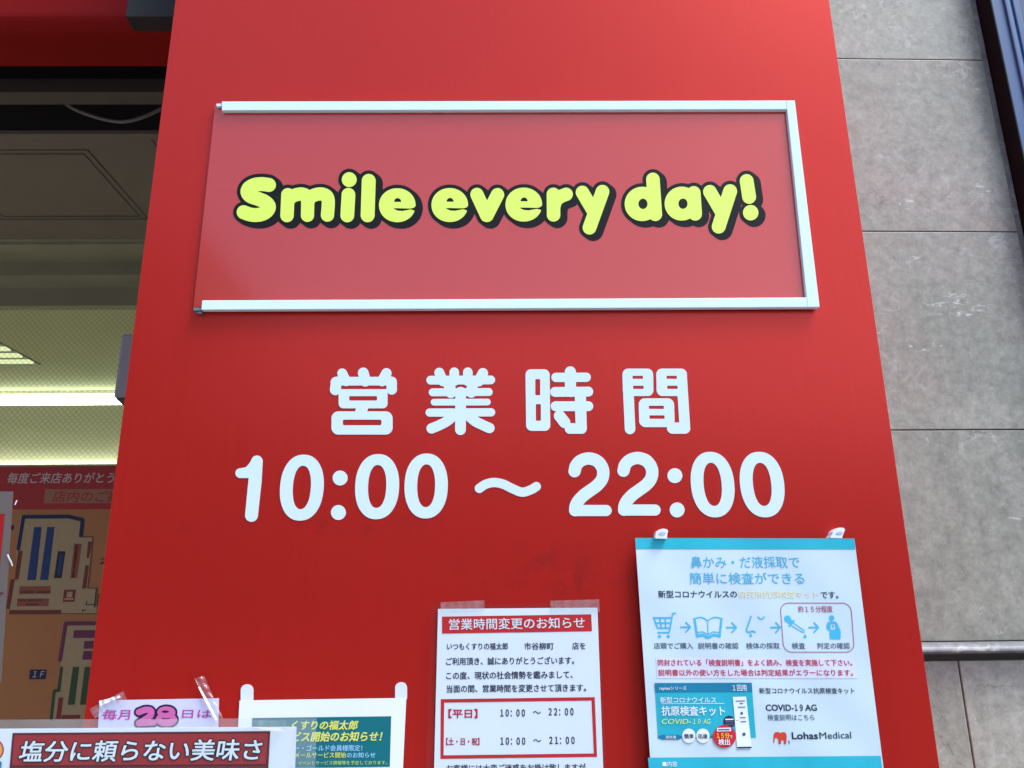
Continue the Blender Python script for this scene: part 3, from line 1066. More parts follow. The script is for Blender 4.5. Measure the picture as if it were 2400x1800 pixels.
put_text(mb, "迅速", 515, 577, 1468, 30, C_NV, PS, L4, 0.02, T=T4)
put_poly(mb, [(740, 1198), (826, 1196), (862, 1531), (768, 1533)], C_WH, PS, L3, T4)
put_poly(mb, [(768, 1522), (861, 1520), (862, 1529), (768, 1531)], C_NV, PS, L4, T4)
for (x, y, w) in ((758, 1222, 60), (784, 1238, 22), (772, 1262, 48), (787, 1330, 36), (790, 1356, 36)):
    put_poly(mb, [(x, y), (x + w, y - 1), (x + w, y + 5), (x, y + 6)], C_GY, PS, L4, T4)
for (x, y, r) in ((797, 1304, 9), (812, 1440, 11)):
    put_sdf(mb, lambda X, Y, x=x, y=y, r=r: np.hypot(X - x, Y - y) - r, (x - 20, y - 20, x + 20, y + 20), C_GY, PS, L4, T4, 1.0)
put_sdf(mb, lambda X, Y: mn(np.hypot(X - 716, Y - 1357) - 37, sd_stroke(X, Y, [(725, 1385, 14), (782, 1345, 2)], 2)), (670, 1310, 795, 1405), C_NV, PS, L3, T4, 1.2)
for k in range(3):
    put_poly(mb, [(692, 1340 + 16 * k), (744, 1339 + 16 * k), (744, 1347 + 16 * k), (692, 1348 + 16 * k)], C_GY if k else C_WH, PS, L4, T4)
put_sdf(mb, lambda X, Y: np.hypot(X - 685, Y - 1454) - 74, (600, 1370, 770, 1540), C_RD, PS, L4, T4, 1.2)
put_poly(mb, [(637, 1399), (727, 1397), (728, 1420), (638, 1422)], C_WH, PS, L4 + L1, T4)
put_poly(mb, [(645, 1406), (720, 1405), (720, 1413), (645, 1414)], C_GY, PS, L4 + L2, T4)
put_text(mb, "１５分", 637, 718, 1466, 36, ink((236, 214, 60)), PS, L4 + L2, 0.02, T=T4)
put_text(mb, "で", 720, 738, 1466, 18, C_WH, PS, L4 + L2, 0.02, T=T4)
put_text(mb, "検出", 648, 722, 1510, 40, C_WH, PS, L4 + L2, 0.025, T=T4)
mb.build("product_picture", e)
mb = MB()
put_text(mb, "新型コロナウイルス抗原検査キット", 913, 1530, 1177, 38, C_NV, PS, L1, 0.012, T=T4)
put_text(mb, "COVID-", 956, 1136, 1288, 40, C_NV, PS, L1, 0.035, T=T4)
put_text(mb, "１９", 1143, 1195, 1288, 40, C_NV, PS, L1, 0.035, T=T4)
put_text(mb, "AG", 1211, 1285, 1288, 40, C_NV, PS, L1, 0.035, T=T4)
put_text(mb, "検査説明はこちら", 967, 1270, 1351, 40, C_GY, PS, L1, 0.004, T=T4)
mb.build("product_text", e)
mb = MB()
T4b = ZT(1760, 1563, 7.0)
ELE = [(372, 1120), (385, 1085), (410, 1070), (445, 1068), (480, 1084), (530, 1069), (565, 1078), (585, 1110), (589, 1150), (584, 1200), (576, 1268), (540, 1268), (541, 1215),
       (520, 1200), (500, 1206), (492, 1268), (456, 1268), (450, 1200), (432, 1168), (405, 1165), (394, 1175), (388, 1205), (384, 1246), (366, 1246), (370, 1190)]
put_poly(mb, ELE, ink((206, 62, 48)), PS, L1, T4b)
put_text(mb, ",", 617, 640, 1278, 70, C_GY, PS, L1, 0.0, T=T4b)
put_text(mb, "Lohas", 680, 1100, 1185, 110, C_NV, PS, L1, 0.045, yb2=1183, T=T4b)
put_text(mb, "Medical", 1130, 1650, 1183, 110, C_NV, PS, L1, 0.006, yb2=1172, T=T4b)
mb.build("company_logo", e)

M_hook = mat("white_hook_plastic", (0.72, 0.78, 0.86), rough=0.3, var=0.03, scale=40)
M_hook2 = mat("hook_grey_face", (0.45, 0.50, 0.62), rough=0.35, var=0.1, scale=60)
for (ox, oy, lb) in ((1480, 1230, "small white plastic hook holding the left top corner of the test kit poster"), (1760 - 0, 1230, "small white plastic hook holding the right top corner of the test kit poster")):
    hk = ox == 1480
    P = [(395, 218), (398, 165), (412, 120), (450, 85), (510, 66), (570, 72), (598, 98), (585, 150), (578, 222)] if hk else \
        [(1305, 210), (1335, 160), (1355, 110), (1400, 70), (1450, 50), (1510, 52), (1540, 75), (1520, 130), (1500, 180), (1492, 215)]
    Pp = [(ox + x / 7, oy + y / 7) for x, y in P]
    ctr = at(*Pp[0], 0)
    h = empty("adhesive_hook", (ctr.x + 0.008, 0, ctr.z), lb, "hook", "hooks holding the poster")
    mb = MB()
    put_loops(mb, sdf_loops(lambda X, Y: sd_poly(X, Y, Pp) - 0.6, min(p[0] for p in Pp) - 4, min(p[1] for p in Pp) - 4, max(p[0] for p in Pp) + 4, max(p[1] for p in Pp) + 4, 0.5), M_hook, FACADE, 0.017, 0.0165)
    hb = mb.build("hook_body", h)
    cx, cy = sum(p[0] for p in Pp) / len(Pp) + (1 if hk else 2), sum(p[1] for p in Pp) / len(Pp) + 1
    mb = MB()
    put_loops(mb, sdf_loops(lambda X, Y: sd_ell(X, Y, cx, cy, 8, 3.6, -0.4), cx - 14, cy - 8, cx + 14, cy + 8, 0.5), M_hook2, FACADE, 0.0176, 0.0006)
    mb.build("hook_face", hb)

# ================================================================== green service poster on two white strips
TA, TB = ZT(500, 1563, 7.0), ZT(680, 1563, 7.0)
GP = lambda u, v: -0.0016 + 0.0004 * math.sin(u * 0.02)
e = empty("service_poster", at(750, 1720, 0), "white bordered green poster with yellow and pale blue writing, half behind the price card", "poster")
gq = [(561.4, 1641.6), (952.2, 1635.8), (934, 2020), (541, 2026)]
sheet("paper", gq, M_paper, GP, e, 0.0003, 16)
C_GN, C_Y2, C_LB = ink((0, 104, 112)), ink((214, 222, 104)), ink((150, 210, 246))
mb = MB()
put_poly(mb, [(591.4, 1683), (917, 1678.7), (913.6, 1797), (588, 1801.5)], C_GN, GP, 0.0003)
put_poly(mb, [(588, 1816), (913, 1812), (909, 1990), (581, 1994)], ink((200, 228, 232)), GP, 0.0003)
mb.build("printed_panel", e)
mb = MB()
put_text(mb, "くすりの福太郎", 25, 1115, 1033, 150, C_Y2, GP, 0.0006, 0.034, 0.2, yb2=1030, T=TB)
put_text(mb, "サービス開始のお知らせ！", -290, 1510, 1228, 158, C_Y2, GP, 0.0006, 0.034, 0.2, yb2=1218, T=TB)
mb.build("headline", e)
mb = MB()
put_text(mb, "シルバー・ゴールド会員様限定！", -229, 1180, 1384, 100, C_LB, GP, 0.0006, 0.014, yb2=1380, T=TB)
put_text(mb, "メールサービス開始", 75, 915, 1494, 92, C_Y2, GP, 0.0006, 0.014, yb2=1492, T=TB)
put_text(mb, "のお知らせ", 930, 1395, 1492, 88, C_LB, GP, 0.0006, 0.014, yb2=1490, T=TB)
put_text(mb, "イベントサービス情報等を予定しております。", 130, 1590, 1610, 66, ink((176, 214, 110)), GP, 0.0006, 0.012, yb2=1602, T=TB)
mb.build("body_text", e)
for (x0, x1, y0, y1, lb) in ((564, 593.5, 1604, 1652, "white rounded adhesive strip at the left top corner of the green poster"),
                             (926, 954, 1599, 1647, "white rounded adhesive strip at the right top corner of the green poster")):
    r_ = (x1 - x0) / 2
    mb = MB()
    put_loops(mb, sdf_loops(lambda X, Y: sd_rbox(X, Y, x0, y0, x1, y1, r_ - 0.5), x0 - 3, y0 - 3, x1 + 3, y1 + 3, 0.6), mat("white_adhesive_strip", (0.66, 0.72, 0.82), rough=0.4, var=0.06, scale=60), FACADE, 0.0012, 0.0010)
    tag(mb.build("adhesive_strip"), lb, "adhesive strip", "strips holding the green poster")

# ================================================================== handwritten 28th-day poster
TC = ZT(200, 1563, 7.0)
HP = lambda u, v: -0.0020 - 0.0012 * math.exp(-((u - 300) / 70) ** 2)
e = empty("handwritten_poster", at(370, 1720, 0), "white handwritten poster with a big pink 28, taped with crumpled clear tape", "poster")
sheet("paper", [TC(235, 550), TC(2192, 515), (506, 1960), (214, 1966)], mat("lavender_paper", (0.60, 0.60, 0.80), rough=0.5, var=0.05, scale=10), HP, e, 0.0003, 16)
C_MG, C_P28, C_D28 = ink((182, 72, 156)), ink((196, 96, 160)), ink((40, 22, 52))
mb = MB()
for body, xl, xr, yb, h in (("毎月", 275, 722, 870, 170), ("日は", 1585, 2062, 838, 130)):
    mb = MB()
    put_text(mb, body, xl, xr, yb, h, C_MG, HP, 0.0003, 0.026, T=TC)
    mb.build("handwriting", e)


def twenty8(X, Y):
    two = sd_stroke(X, Y, cr([(880, 742), (985, 705), (1075, 720), (1065, 800), (970, 870), (880, 925)]), 52)
    bar2 = sd_stroke(X, Y, [(880, 928), (1120, 912)], 48)
    e8 = np.minimum(np.maximum(sd_ell(X, Y, 1330, 745, 150, 98), -sd_ell(X, Y, 1312, 735, 58, 20)), np.maximum(sd_ell(X, Y, 1330, 865, 175, 112), -sd_ell(X, Y, 1322, 842, 70, 20)))
    return mn(two, bar2, e8)


mb = MB()
put_sdf(mb, lambda X, Y: twenty8(X, Y) - 32, (740, 580, 1600, 1050), C_D28, HP, 0.0003, TC, 5)
put_sdf(mb, twenty8, (780, 620, 1560, 1020), C_P28, HP, 0.0006, TC, 4)
mb.build("big_numeral", e)
TP = lambda u, v: -0.0045 - 0.0012 * math.sin(u * 0.35 + v * 0.11) * math.sin(v * 0.3)
for q in ([(70, 690), (620, 395), (700, 560), (150, 850)], [(1790, 190), (1950, 150), (2260, 850), (2110, 920)]):
    tp_ = sheet("tape", [TC(*p) for p in q], M_tape, TP, e, 0, 14)
    tapes = (tapes if q[0][0] > 1000 else []) + [tp_]
M_glint = clear("painted_fold_glint", haze=0.75, gloss=0.1, hz=(0.85, 0.87, 0.9))  # milky white for glints painted along the tape creases
sheet("painted_crease_glint", [TC(1850, 330), TC(1880, 320), TC(2170, 860), TC(2130, 880)], M_glint, lambda u, v: TP(u, v) - 0.0008, tapes[1], 0, 8)
sheet("painted_crease_glint", [TC(225, 560), TC(560, 470), TC(580, 500), TC(240, 640)], M_glint, lambda u, v: TP(u, v) - 0.0008, tapes[0], 0, 8)

# ================================================================== price card in a clear sleeve, on a floor stand in front
CY = -0.25
CS = lambda u, v: CY
e = empty("price_card_stand", (at(300, 1800, CY).x, CY, 0.12), "red banner price card in a clear plastic sleeve on a floor stand", "sign stand")
TD = ZT(0, 1563, 7.0)
sheet("card", [(-230, 1709.5), (694.5, 1703.5), (682, 2060), (-250, 2064)], M_paper, CS, e, 0.0008, 8)
mb = MB()
put_poly(mb, [(29.5, 1718), (633.5, 1713.5), (625, 1880), (15, 1884)], ink((92, 24, 32)), CS, 0.0004)
put_poly(mb, [(34, 1723), (628, 1719), (622.5, 1791), (28, 1794)], ink((158, 38, 42)), CS, 0.0008)
put_poly(mb, [(27, 1798), (622, 1795), (618, 1870), (20, 1874)], ink((110, 34, 42)), CS, 0.0008)
put_text(mb, "塩分に頼らない美味さ", 43, 612, 1786, 49, ink((26, 24, 30)), CS, 0.0012, 0.075, 0.08, yb2=1781.5, ring=10)
put_text(mb, "塩分に頼らない美味さ", 43, 612, 1786, 49, M_paper, CS, 0.0018, 0.020, 0.08, yb2=1781.5)
mb.build("banner", e)
mb = MB()
put_loops(mb, sdf_loops(lambda X, Y: np.hypot(X + 18, Y - 1757) - 27, -50, 1725, 14, 1790, 0.8), ink((176, 60, 40)), CS, 0.0004, 0)
put_loops(mb, sdf_loops(lambda X, Y: np.hypot(X + 18, Y - 1757) - 23.5, -50, 1725, 14, 1790, 0.8), ink((232, 160, 84)), CS, 0.0008, 0)
put_poly(mb, [(-60, 1785), (4, 1785), (2, 1812), (-62, 1812)], ink((40, 120, 140)), CS, 0.0010)
mb.build("round_emblem", e)
SE = lambda u, v: CY - 0.004
slv = sheet("sleeve", [(-270, 1709), (694, 1703.5), (684, 2090), (-290, 2094)], M_sleeve, SE, e, 0, 6)
sheet("sleeve_edge", [(-270, 1688), (742, 1683), (741.5, 1703), (-270, 1708.5)], M_weld, SE, slv, 0, 8)
sheet("sleeve_edge", [(694.5, 1703.8), (741.4, 1703.3), (732, 2090), (684.5, 2090)], M_weld, SE, slv, 0, 8)
sheet("tape", [TA(560, 870), TA(1195, 885), TA(1190, 1040), TA(560, 1010)], M_tape, lambda u, v: CY - 0.0055 - 0.0008 * math.sin(u * 0.2), slv, 0, 10)
sheet("painted_crease_glint", [TA(600, 985), TA(1090, 1005), TA(1170, 1060), TA(980, 1050)], M_glint, lambda u, v: CY - 0.0066, slv, 0, 6)  # whitened strip paints the glint on the sleeve tape
pc = at(232, 1900, CY)
mb = MB()
mb.tube([(pc.x, CY + 0.016, 0.14), (pc.x, CY + 0.016, 1.27)], 0.012, M_steel, 16)
mb.build("pole", e)
mb = MB()
mb.box(pc.x - 0.15, pc.x + 0.15, CY - 0.13, CY + 0.16, 0.121, 0.14, M_steel, bev=0.004)
mb.build("base", e)

# ================================================================== leaning poster at the far left
LY = -0.02
LS = lambda u, v: LY
e = empty("leaning_poster", at(-90, 1500, LY), "pale poster with a red block, cut off by the left edge of the photo", "poster")
TE = ZT(0, 1085, 7.0)
sheet("paper", [(-330, 1149), TE(215, 470), (2, 1600), (-400, 1600)], mat("pinkish_poster_paper", (0.12, 0.095, 0.085), rough=0.5, var=0.05), LS, e, 0.0006, 6)
mb = MB()
put_poly(mb, [(-320, 1204), (11, 1204), (-3, 1360), (-345, 1360)], ink((150, 12, 16)), LS, 0.0004)
put_poly(mb, [(-320, 1388), (8, 1388), (6, 1393), (-320, 1393)], ink((90, 40, 36)), LS, 0.0004)
mb.build("printed_block", e)
for q in ([(34, 1182), (38, 1172), (41, 1173), (36, 1184)], [(16, 1300), (20, 1299), (25, 1312), (22, 1314)], [(22, 1312), (26, 1311), (31, 1326), (28, 1327)]):
    sheet("painted_crease_glint", q, M_glint, lambda u, v: LY - 0.002, e, 0, 3)  # small pale flecks painted as glints of clear tape
mb = MB()
q0 = at(-200, 1560, LY + 0.01)
mb.tube([(q0.x, LY + 0.012, 0.13), (q0.x, LY + 0.012, 1.6)], 0.008, M_steel, 12)
mb.build("pole", e)
mb = MB()
mb.box(q0.x - 0.15, q0.x + 0.15, LY - 0.12, LY + 0.14, 0.121, 0.135, M_steel, bev=0.004)
mb.build("base", e)

# ================================================================== stone wall on the right
W0 = Vector((0.75, 0.345, 1.5))
WA = R(0.9)
WN = Vector((math.sin(WA), -math.cos(WA), 0))
WX = Vector((math.cos(WA), math.sin(WA), 0))
MW = Matrix(((WX.x, -WN.x, 0, W0.x), (WX.y, -WN.y, 0, W0.y), (0, 0, 1, 0), (0, 0, 0, 1)))   # local (x along wall, y into wall, z up)
wl = lambda u, v: MW.inverted() @ hit(u, v, W0, WN)


def stone(name, seed, base, spots=()):
    m = bpy.data.materials.new(name)
    m.use_nodes = True
    nt = m.node_tree
    N, L = nt.nodes, nt.links
    bs = N["Principled BSDF"]
    tc = N.new("ShaderNodeTexCoord")
    mp = N.new("ShaderNodeMapping")
    mp.inputs["Location"].default_value = (seed * 3.1, seed * 1.7, seed * 2.3)
    L.new(tc.outputs["Object"], mp.inputs[0])

    def noise(sc, det, rough, dist=0.0, src=mp.outputs[0]):
        n = N.new("ShaderNodeTexNoise")
        n.inputs["Scale"].default_value = sc
        n.inputs["Detail"].default_value = det
        n.inputs["Roughness"].default_value = rough
        n.inputs["Distortion"].default_value = dist
        L.new(src, n.inputs["Vector"])
        return n

    def ramp(src, a, b, ca=(0, 0, 0, 1), cb=(1, 1, 1, 1)):
        r = N.new("ShaderNodeValToRGB")
        r.color_ramp.elements[0].position = a
        r.color_ramp.elements[1].position = b
        r.color_ramp.elements[0].color = ca
        r.color_ramp.elements[1].color = cb
        L.new(src, r.inputs[0])
        return r.outputs[0]

    def mix(fac, a, b, mode='MIX'):
        x = N.new("ShaderNodeMix")
        x.data_type = 'RGBA'
        x.blend_type = mode
        if isinstance(fac, float):
            x.inputs[0].default_value = fac
        else:
            L.new(fac, x.inputs[0])
        for s, k in ((a, 6), (b, 7)):
            if isinstance(s, tuple):
                x.inputs[k].default_value = s
            else:
                L.new(s, x.inputs[k])
        return x.outputs[2]

    c1 = (base[0] * 0.72, base[1] * 0.77, base[2] * 0.76, 1)
    c2 = (base[0] * 1.17, base[1] * 1.20, base[2] * 1.24, 1)
    col = mix(ramp(noise(3.4, 7, 0.62, 0.8).outputs["Fac"], 0.3, 0.7), c1, c2)
    c3 = (base[0] * 1.02, base[1] * 0.90, base[2] * 0.94, 1)
    col = mix(ramp(noise(2.6, 4, 0.55, 0.3).outputs["Fac"], 0.50, 0.72), col, c3)
    mott = ramp(noise(55, 9, 0.78).outputs["Fac"], 0.28, 0.72, (0.60, 0.60, 0.60, 1), (1.36, 1.36, 1.36, 1))
    col = mix(0.95, col, mott, 'MULTIPLY')
    # short pale calcite flecks
    wv = noise(9, 5, 0.6, 0.0)
    dm = N.new("ShaderNodeVectorMath")
    dm.operation = 'SCALE'
    dm.inputs["Scale"].default_value = 0.22
    L.new(wv.outputs["Color"], dm.inputs[0])
    ad = N.new("ShaderNodeVectorMath")
    L.new(mp.outputs[0], ad.inputs[0])
    L.new(dm.outputs[0], ad.inputs[1])
    sc = N.new("ShaderNodeMapping")
    sc.inputs["Scale"].default_value = (1, 1, 2.2)
    L.new(ad.outputs[0], sc.inputs[0])
    vo = N.new("ShaderNodeTexVoronoi")
    vo.feature = 'DISTANCE_TO_EDGE'
    vo.inputs["Scale"].default_value = 11
    L.new(sc.outputs[0], vo.inputs["Vector"])
    line = ramp(vo.outputs["Distance"], 0.0, 0.030, (1, 1, 1, 1), (0, 0, 0, 1))
    brk = ramp(noise(13, 4, 0.6, 0.0).outputs["Fac"], 0.575, 0.68)
    fl = mix(1.0, line, brk, 'MULTIPLY')
    col = mix(fl, col, (0.47, 0.48, 0.45, 1))
    # broken clouds of pale calcite
    cl = ramp(noise(17, 9, 0.75, 1.2).outputs["Fac"], 0.54, 0.70)
    cm = ramp(noise(3.1, 3, 0.5).outputs["Fac"], 0.47, 0.62)
    col = mix(mix(0.65, (0, 0, 0, 1), mix(1.0, cl, cm, 'MULTIPLY')), col, (0.52, 0.54, 0.50, 1))
    for (ccx, ccz, rx_, rz_, tt) in spots:                   # clusters of white calcite with a place of their own
        m3 = N.new("ShaderNodeMapping")
        m3.vector_type = 'TEXTURE'
        m3.inputs["Location"].default_value = (ccx, 0, ccz)
        m3.inputs["Scale"].default_value = (rx_, 2.0, rz_)
        L.new(tc.outputs["Object"], m3.inputs[0])
        gr = N.new("ShaderNodeTexGradient")
        gr.gradient_type = 'SPHERICAL'
        L.new(m3.outputs[0], gr.inputs[0])
        st = N.new("ShaderNodeMapping")
        st.inputs["Scale"].default_value = (1, 1, 2.6)
        L.new(tc.outputs["Object"], st.inputs[0])
        nn = noise(34, 7, 0.68, 1.0, st.outputs[0])
        mm = N.new("ShaderNodeMath")
        mm.operation = 'MULTIPLY'
        L.new(ramp(gr.outputs["Fac"], 0.0, 0.35), mm.inputs[0])
        L.new(ramp(nn.outputs["Fac"], tt, tt + 0.07), mm.inputs[1])
        col = mix(mm.outputs[0], col, (0.52, 0.54, 0.50, 1))
    vo2 = N.new("ShaderNodeTexVoronoi")
    vo2.feature = 'DISTANCE_TO_EDGE'
    vo2.inputs["Scale"].default_value = 5
    L.new(ad.outputs[0], vo2.inputs["Vector"])
    l2 = ramp(vo2.outputs["Distance"], 0.0, 0.012, (0.6, 0.6, 0.6, 1), (0, 0, 0, 1))
    b2 = ramp(noise(6, 4, 0.6).outputs["Fac"], 0.55, 0.62)
    col = mix(mix(1.0, l2, b2, 'MULTIPLY'), col, (0.10, 0.095, 0.09, 1))
    spk = ramp(noise(150, 3, 0.6).outputs["Fac"], 0.64, 0.74)
    col = mix(mix(0.6, (0, 0, 0, 1), spk), col, (0.45, 0.46, 0.45, 1))
    L.new(col, bs.inputs["Base Color"])
    bs.inputs["Roughness"].default_value = 0.42
    bs.inputs["Specular IOR Level"].default_value = 0.3
    bp = N.new("ShaderNodeBump")
    bp.inputs["Strength"].default_value = 0.12
    bp.inputs["Distance"].default_value = 0.002
    L.new(noise(70, 5, 0.6).outputs["Fac"], bp.inputs["Height"])
    L.new(bp.outputs[0], bs.inputs["Normal"])
    return m


SB = (0.288, 0.280, 0.228)
zj = [wl(2160, v).z for v in (139.5, 542.5, 1007.5)]
zl1, zl0 = wl(2240, 1504).z, wl(2240, 1546).z
xe = wl(2304, 140).x                                         # right edge of the tiles
xs = wl(2316.5, 140).x                                       # right edge of the narrow return strip
xl = wl(2000, 900).x - 0.35
G = 0.0011
wall = empty("stone_wall", tuple(W0), "grey brown polished stone tile wall with a ledge, right of the red pillar", "wall")
mb = MB()
mb.box(xl, xs + 0.1, 0.012, 0.25, 0.125, 4.6, mat("mortar_joint", (0.11, 0.115, 0.10), rough=0.9, var=0.15), M=MW)
mb.build("backing", wall)
_sp = lambda u, v, rx, rz, t: (lambda p: (p.x - W0.x, p.z - W0.z, rx, rz, t))(hit(u, v, W0, WN))
SPOTS = {1: [_sp(2245, 718, 0.075, 0.035, 0.53), _sp(2130, 590, 0.12, 0.018, 0.60), _sp(2160, 810, 0.05, 0.014, 0.58)],
         2: [_sp(2190, 470, 0.11, 0.03, 0.60), _sp(2300, 440, 0.05, 0.02, 0.57)], 0: [_sp(2380, 1190, 0.03, 0.025, 0.55)]}
cour = [(zl1, zj[2]), (zj[2], zj[1]), (zj[1], zj[0]), (zj[0], zj[0] + 0.38), (zj[0] + 0.38, zj[0] + 0.76)]
for k, (a, c) in enumerate(cour):
    mb = MB()
    mb.box(xl, xe - G, 0.0, 0.0117, a + G, c - G, stone("stone_slab_%d" % k, k + 1, tuple(x * (1 + 0.04 * ((k * 37) % 3 - 1)) for x in SB), SPOTS.get(k, ())), bev=0.0012, M=MW)
    mb.build("stone_tile", wall)
mb = MB()
mb.box(xe + G * 0.4, xs, 0.002, 0.0117, zl1 + 0.002, 4.5, stone("stone_edge", 9, (0.20, 0.20, 0.18)), bev=0.001, M=MW)
mb.build("corner_strip", wall)
xv = wl(2263, 1660).x
for k, (a, c) in enumerate(((xl, xv - 0.0014), (xv + 0.0014, xs + 0.6))):
    mb = MB()
    mb.box(a, c, 0.0, 0.0117, 0.6, zl0 - 0.002, stone("stone_base_%d" % k, 12 + k, tuple(x * 1.12 for x in SB)), bev=0.0018, M=MW)
    mb.build("stone_tile", wall)
mb = MB()                                                    # bull-nosed ledge
lh = zl1 - zl0
prof = [(0.011, zl1)] + [(0.004 - 0.030 * math.sin(t), zl1 - lh * 0.5 * (1 - math.cos(t))) for t in np.linspace(0.2, math.pi / 2, 9)] + \
       [(-0.022, zl1 - lh * 0.60), (-0.012, zl1 - lh * 0.66), (0.011, zl1 - lh * 0.68)]
n = len(prof)
vs = [MW @ Vector((x, y, z)) for x in (xl, xs + 0.6) for y, z in prof]
mb.add(vs, [(i, (i + 1) % n, n + (i + 1) % n, n + i) for i in range(n)] + [tuple(range(n - 1, -1, -1)), tuple(range(n, 2 * n))], stone("stone_ledge", 20, (0.17, 0.17, 0.18)))
mb.build("ledge", wall, smooth=False)

# window beside the stone wall
xf0 = xs + 0.0015
_c0 = MW.inverted() @ CAM


def wly(u, v, y):
    """local x on the wall-parallel plane at local depth y"""
    r_ = MW.inverted().to_3x3() @ ray(u, v)
    return _c0.x + r_.x * (y - _c0.y) / r_.y


_r = MW.inverted().to_3x3() @ ray(2323.5, 0)
YF = _c0.y + _r.y * (xf0 + 0.003 - _c0.x) / _r.x             # how far the frame stands out of the wall
win = empty("window", tuple(MW @ Vector((xf0, 0, zl1))), "blue grey framed window with a black side strip, at the right edge of the photo", "window")
mb = MB()
mb.box(xf0, xf0 + 0.003, YF, 0.09, zl1 + 0.1, 4.5, mat("black_side_strip", (0.010, 0.009, 0.009), rough=0.8, spec=0.15), bev=0.0005, M=MW)  # near-black strip along the side of the frame
mb.build("edge_strip", win)
xg = [xf0 + 0.0035] + [wly(u, 0, YF) for u in (2351, 2360, 2371, 2386)]
M_sash = mat("blue_grey_aluminium", (0.080, 0.135, 0.25), rough=0.35, spec=0.25, var=0.06, scale=6, stretch=(1, 1, 0.1))
mb = MB()
mb.box(xg[0], xg[1], YF + 0.001, 0.07, zl1 + 0.1, 4.5, M_sash, bev=0.001, M=MW)
mb.box(xg[1] + 0.0003, xg[2], YF - 0.004, 0.07, zl1 + 0.1, 4.5, M_sash, bev=0.002, M=MW)
mb.box(xg[2] + 0.0003, xg[3], YF + 0.002, 0.07, zl1 + 0.1, 4.5, mat("painted_sky_sheen", (0.14, 0.23, 0.40), rough=0.3, spec=0.4), bev=0.003, M=MW)  # paler blue paints the sky's reflection on this sash ridge
mb.box(xg[3] + 0.0003, xg[4], YF - 0.002, 0.07, zl1 + 0.1, 4.5, M_sash, bev=0.002, M=MW)
mb.build("frame", win)
mb = MB()
mb.box(xg[4] + 0.0005, xg[4] + 0.9, YF + 0.02, YF + 0.028, zl1 + 0.1, 4.5, mat("dark_blue_glass", (0.03, 0.05, 0.10), rough=0.05, spec=0.9), M=MW)
mb.build("glass", win)

# ================================================================== shop entrance on the left: canopy, shutter slot, soffit, mouldings
LX0, LX1 = -7.5, PX0 + 0.02
zz = lambda v, Y, u=180: at(u, v, Y).z
# red canopy: front face, rounded lower edge, underside running back
cy0 = 0.23
zc = zz(60, cy0)
cy1 = atz(180, 155, zc).y
prof = [(cy0, 4.0)] + [(cy0 + 0.03 - 0.03 * math.cos(t), zc + 0.03 - 0.03 * math.sin(t)) for t in np.linspace(0, math.pi / 2, 7)] + [(cy1, zc), (cy1, 4.0)]
mb = MB()
mb.prism_x(prof, LX0, PX0 - 0.002, M_canopy)
tag(mb.build("canopy"), "dark red canopy beam over the shop entrance, top left", "canopy")
# steel shutter beam behind it
by0 = 0.46
bz0, bz1 = zz(216, by0), zz(185, by0)
by1 = atz(180, 245, bz0).y
mb = MB()
mb.prism_x([(by0, bz0), (by1, bz0), (by1, bz1 + 0.02), (by0, bz1)], LX0, PX0 - 0.002, M_beam)
tag(mb.build("shutter_beam"), "thin brown steel beam below the dark red canopy", "beam")
# dark slot behind/above: near-black sheets stand in for its shade
sy = by1 + 0.16
scz = zz(314, sy)
mb = MB()
mb.box(LX0, PX0 - 0.003, sy + 0.003, sy + 0.02, scz + 0.012, 3.6, M_dark)
mb.box(LX0, PX0 - 0.003, cy1 + 0.003, sy + 0.02, 3.603, 3.62, M_dark)
tag(mb.build("shutter_slot"), "shutter slot, its shade painted near-black, between the steel beam and the soffit boards", "shutter slot")
# soffit (ceiling of the entrance) with grooved access panels
ey = atz(180, 561, scz).y
mb = MB()
mb.box(LX0, PX0 - 0.003, sy, ey, scz, scz + 0.010, M_ceil)


def groove(u0, v0, u1, v1, w=0.0035):
    a, c = atz(u0, v0, scz), atz(u1, v1, scz)
    d = (c - a).normalized()
    s = Vector((-d.y, d.x, 0)) * w / 2
    z = Vector((0, 0, -0.0008))
    mb.add([a + s + z, c + s + z, c - s + z, a - s + z], [(0, 1, 2, 3)], M_groove)


pa = atz(208, 360, scz)
pb = atz(318, 506, scz)
yA, yB = pa.y, pb.y
xP = (pa.x + pb.x) / 2
for x0, x1, y0, y1 in ((xP - 0.36, xP, yA, yB),):
    pass
for dx in (0.0, 0.018):
    for X in (xP + dx, xP - 0.40 - dx, xP + 0.20 + dx, xP - 0.85 + dx):
        mb.add([(X - 0.0016, sy + 0.02 if X > xP + 0.1 else yA - dx, scz - 0.0008), (X + 0.0016, sy + 0.02 if X > xP + 0.1 else yA - dx, scz - 0.0008), (X + 0.0016, yB + dx, scz - 0.0008), (X - 0.0016, yB + dx, scz - 0.0008)], [(0, 1, 2, 3)], M_groove)
    for Yy in (yA - dx, yB + dx):
        mb.add([(xP - 0.40 - dx, Yy - 0.0016, scz - 0.0012), (xP + dx, Yy - 0.0016, scz - 0.0012), (xP + dx, Yy + 0.0016, scz - 0.0012), (xP - 0.40 - dx, Yy + 0.0016, scz - 0.0012)], [(0, 1, 2, 3)], M_groove)
        mb.add([(-3.3, Yy - 0.0016, scz - 0.0012), (xP - 0.85 + dx, Yy - 0.0016, scz - 0.0012), (xP - 0.85 + dx, Yy + 0.0016, scz - 0.0012), (-3.3, Yy + 0.0016, scz - 0.0012)], [(0, 1, 2, 3)], M_groove)
ps = atz(328, 320, scz)
tag(mb.build("soffit"), "dark brown soffit boards with grooved access panels over the entrance", "soffit")
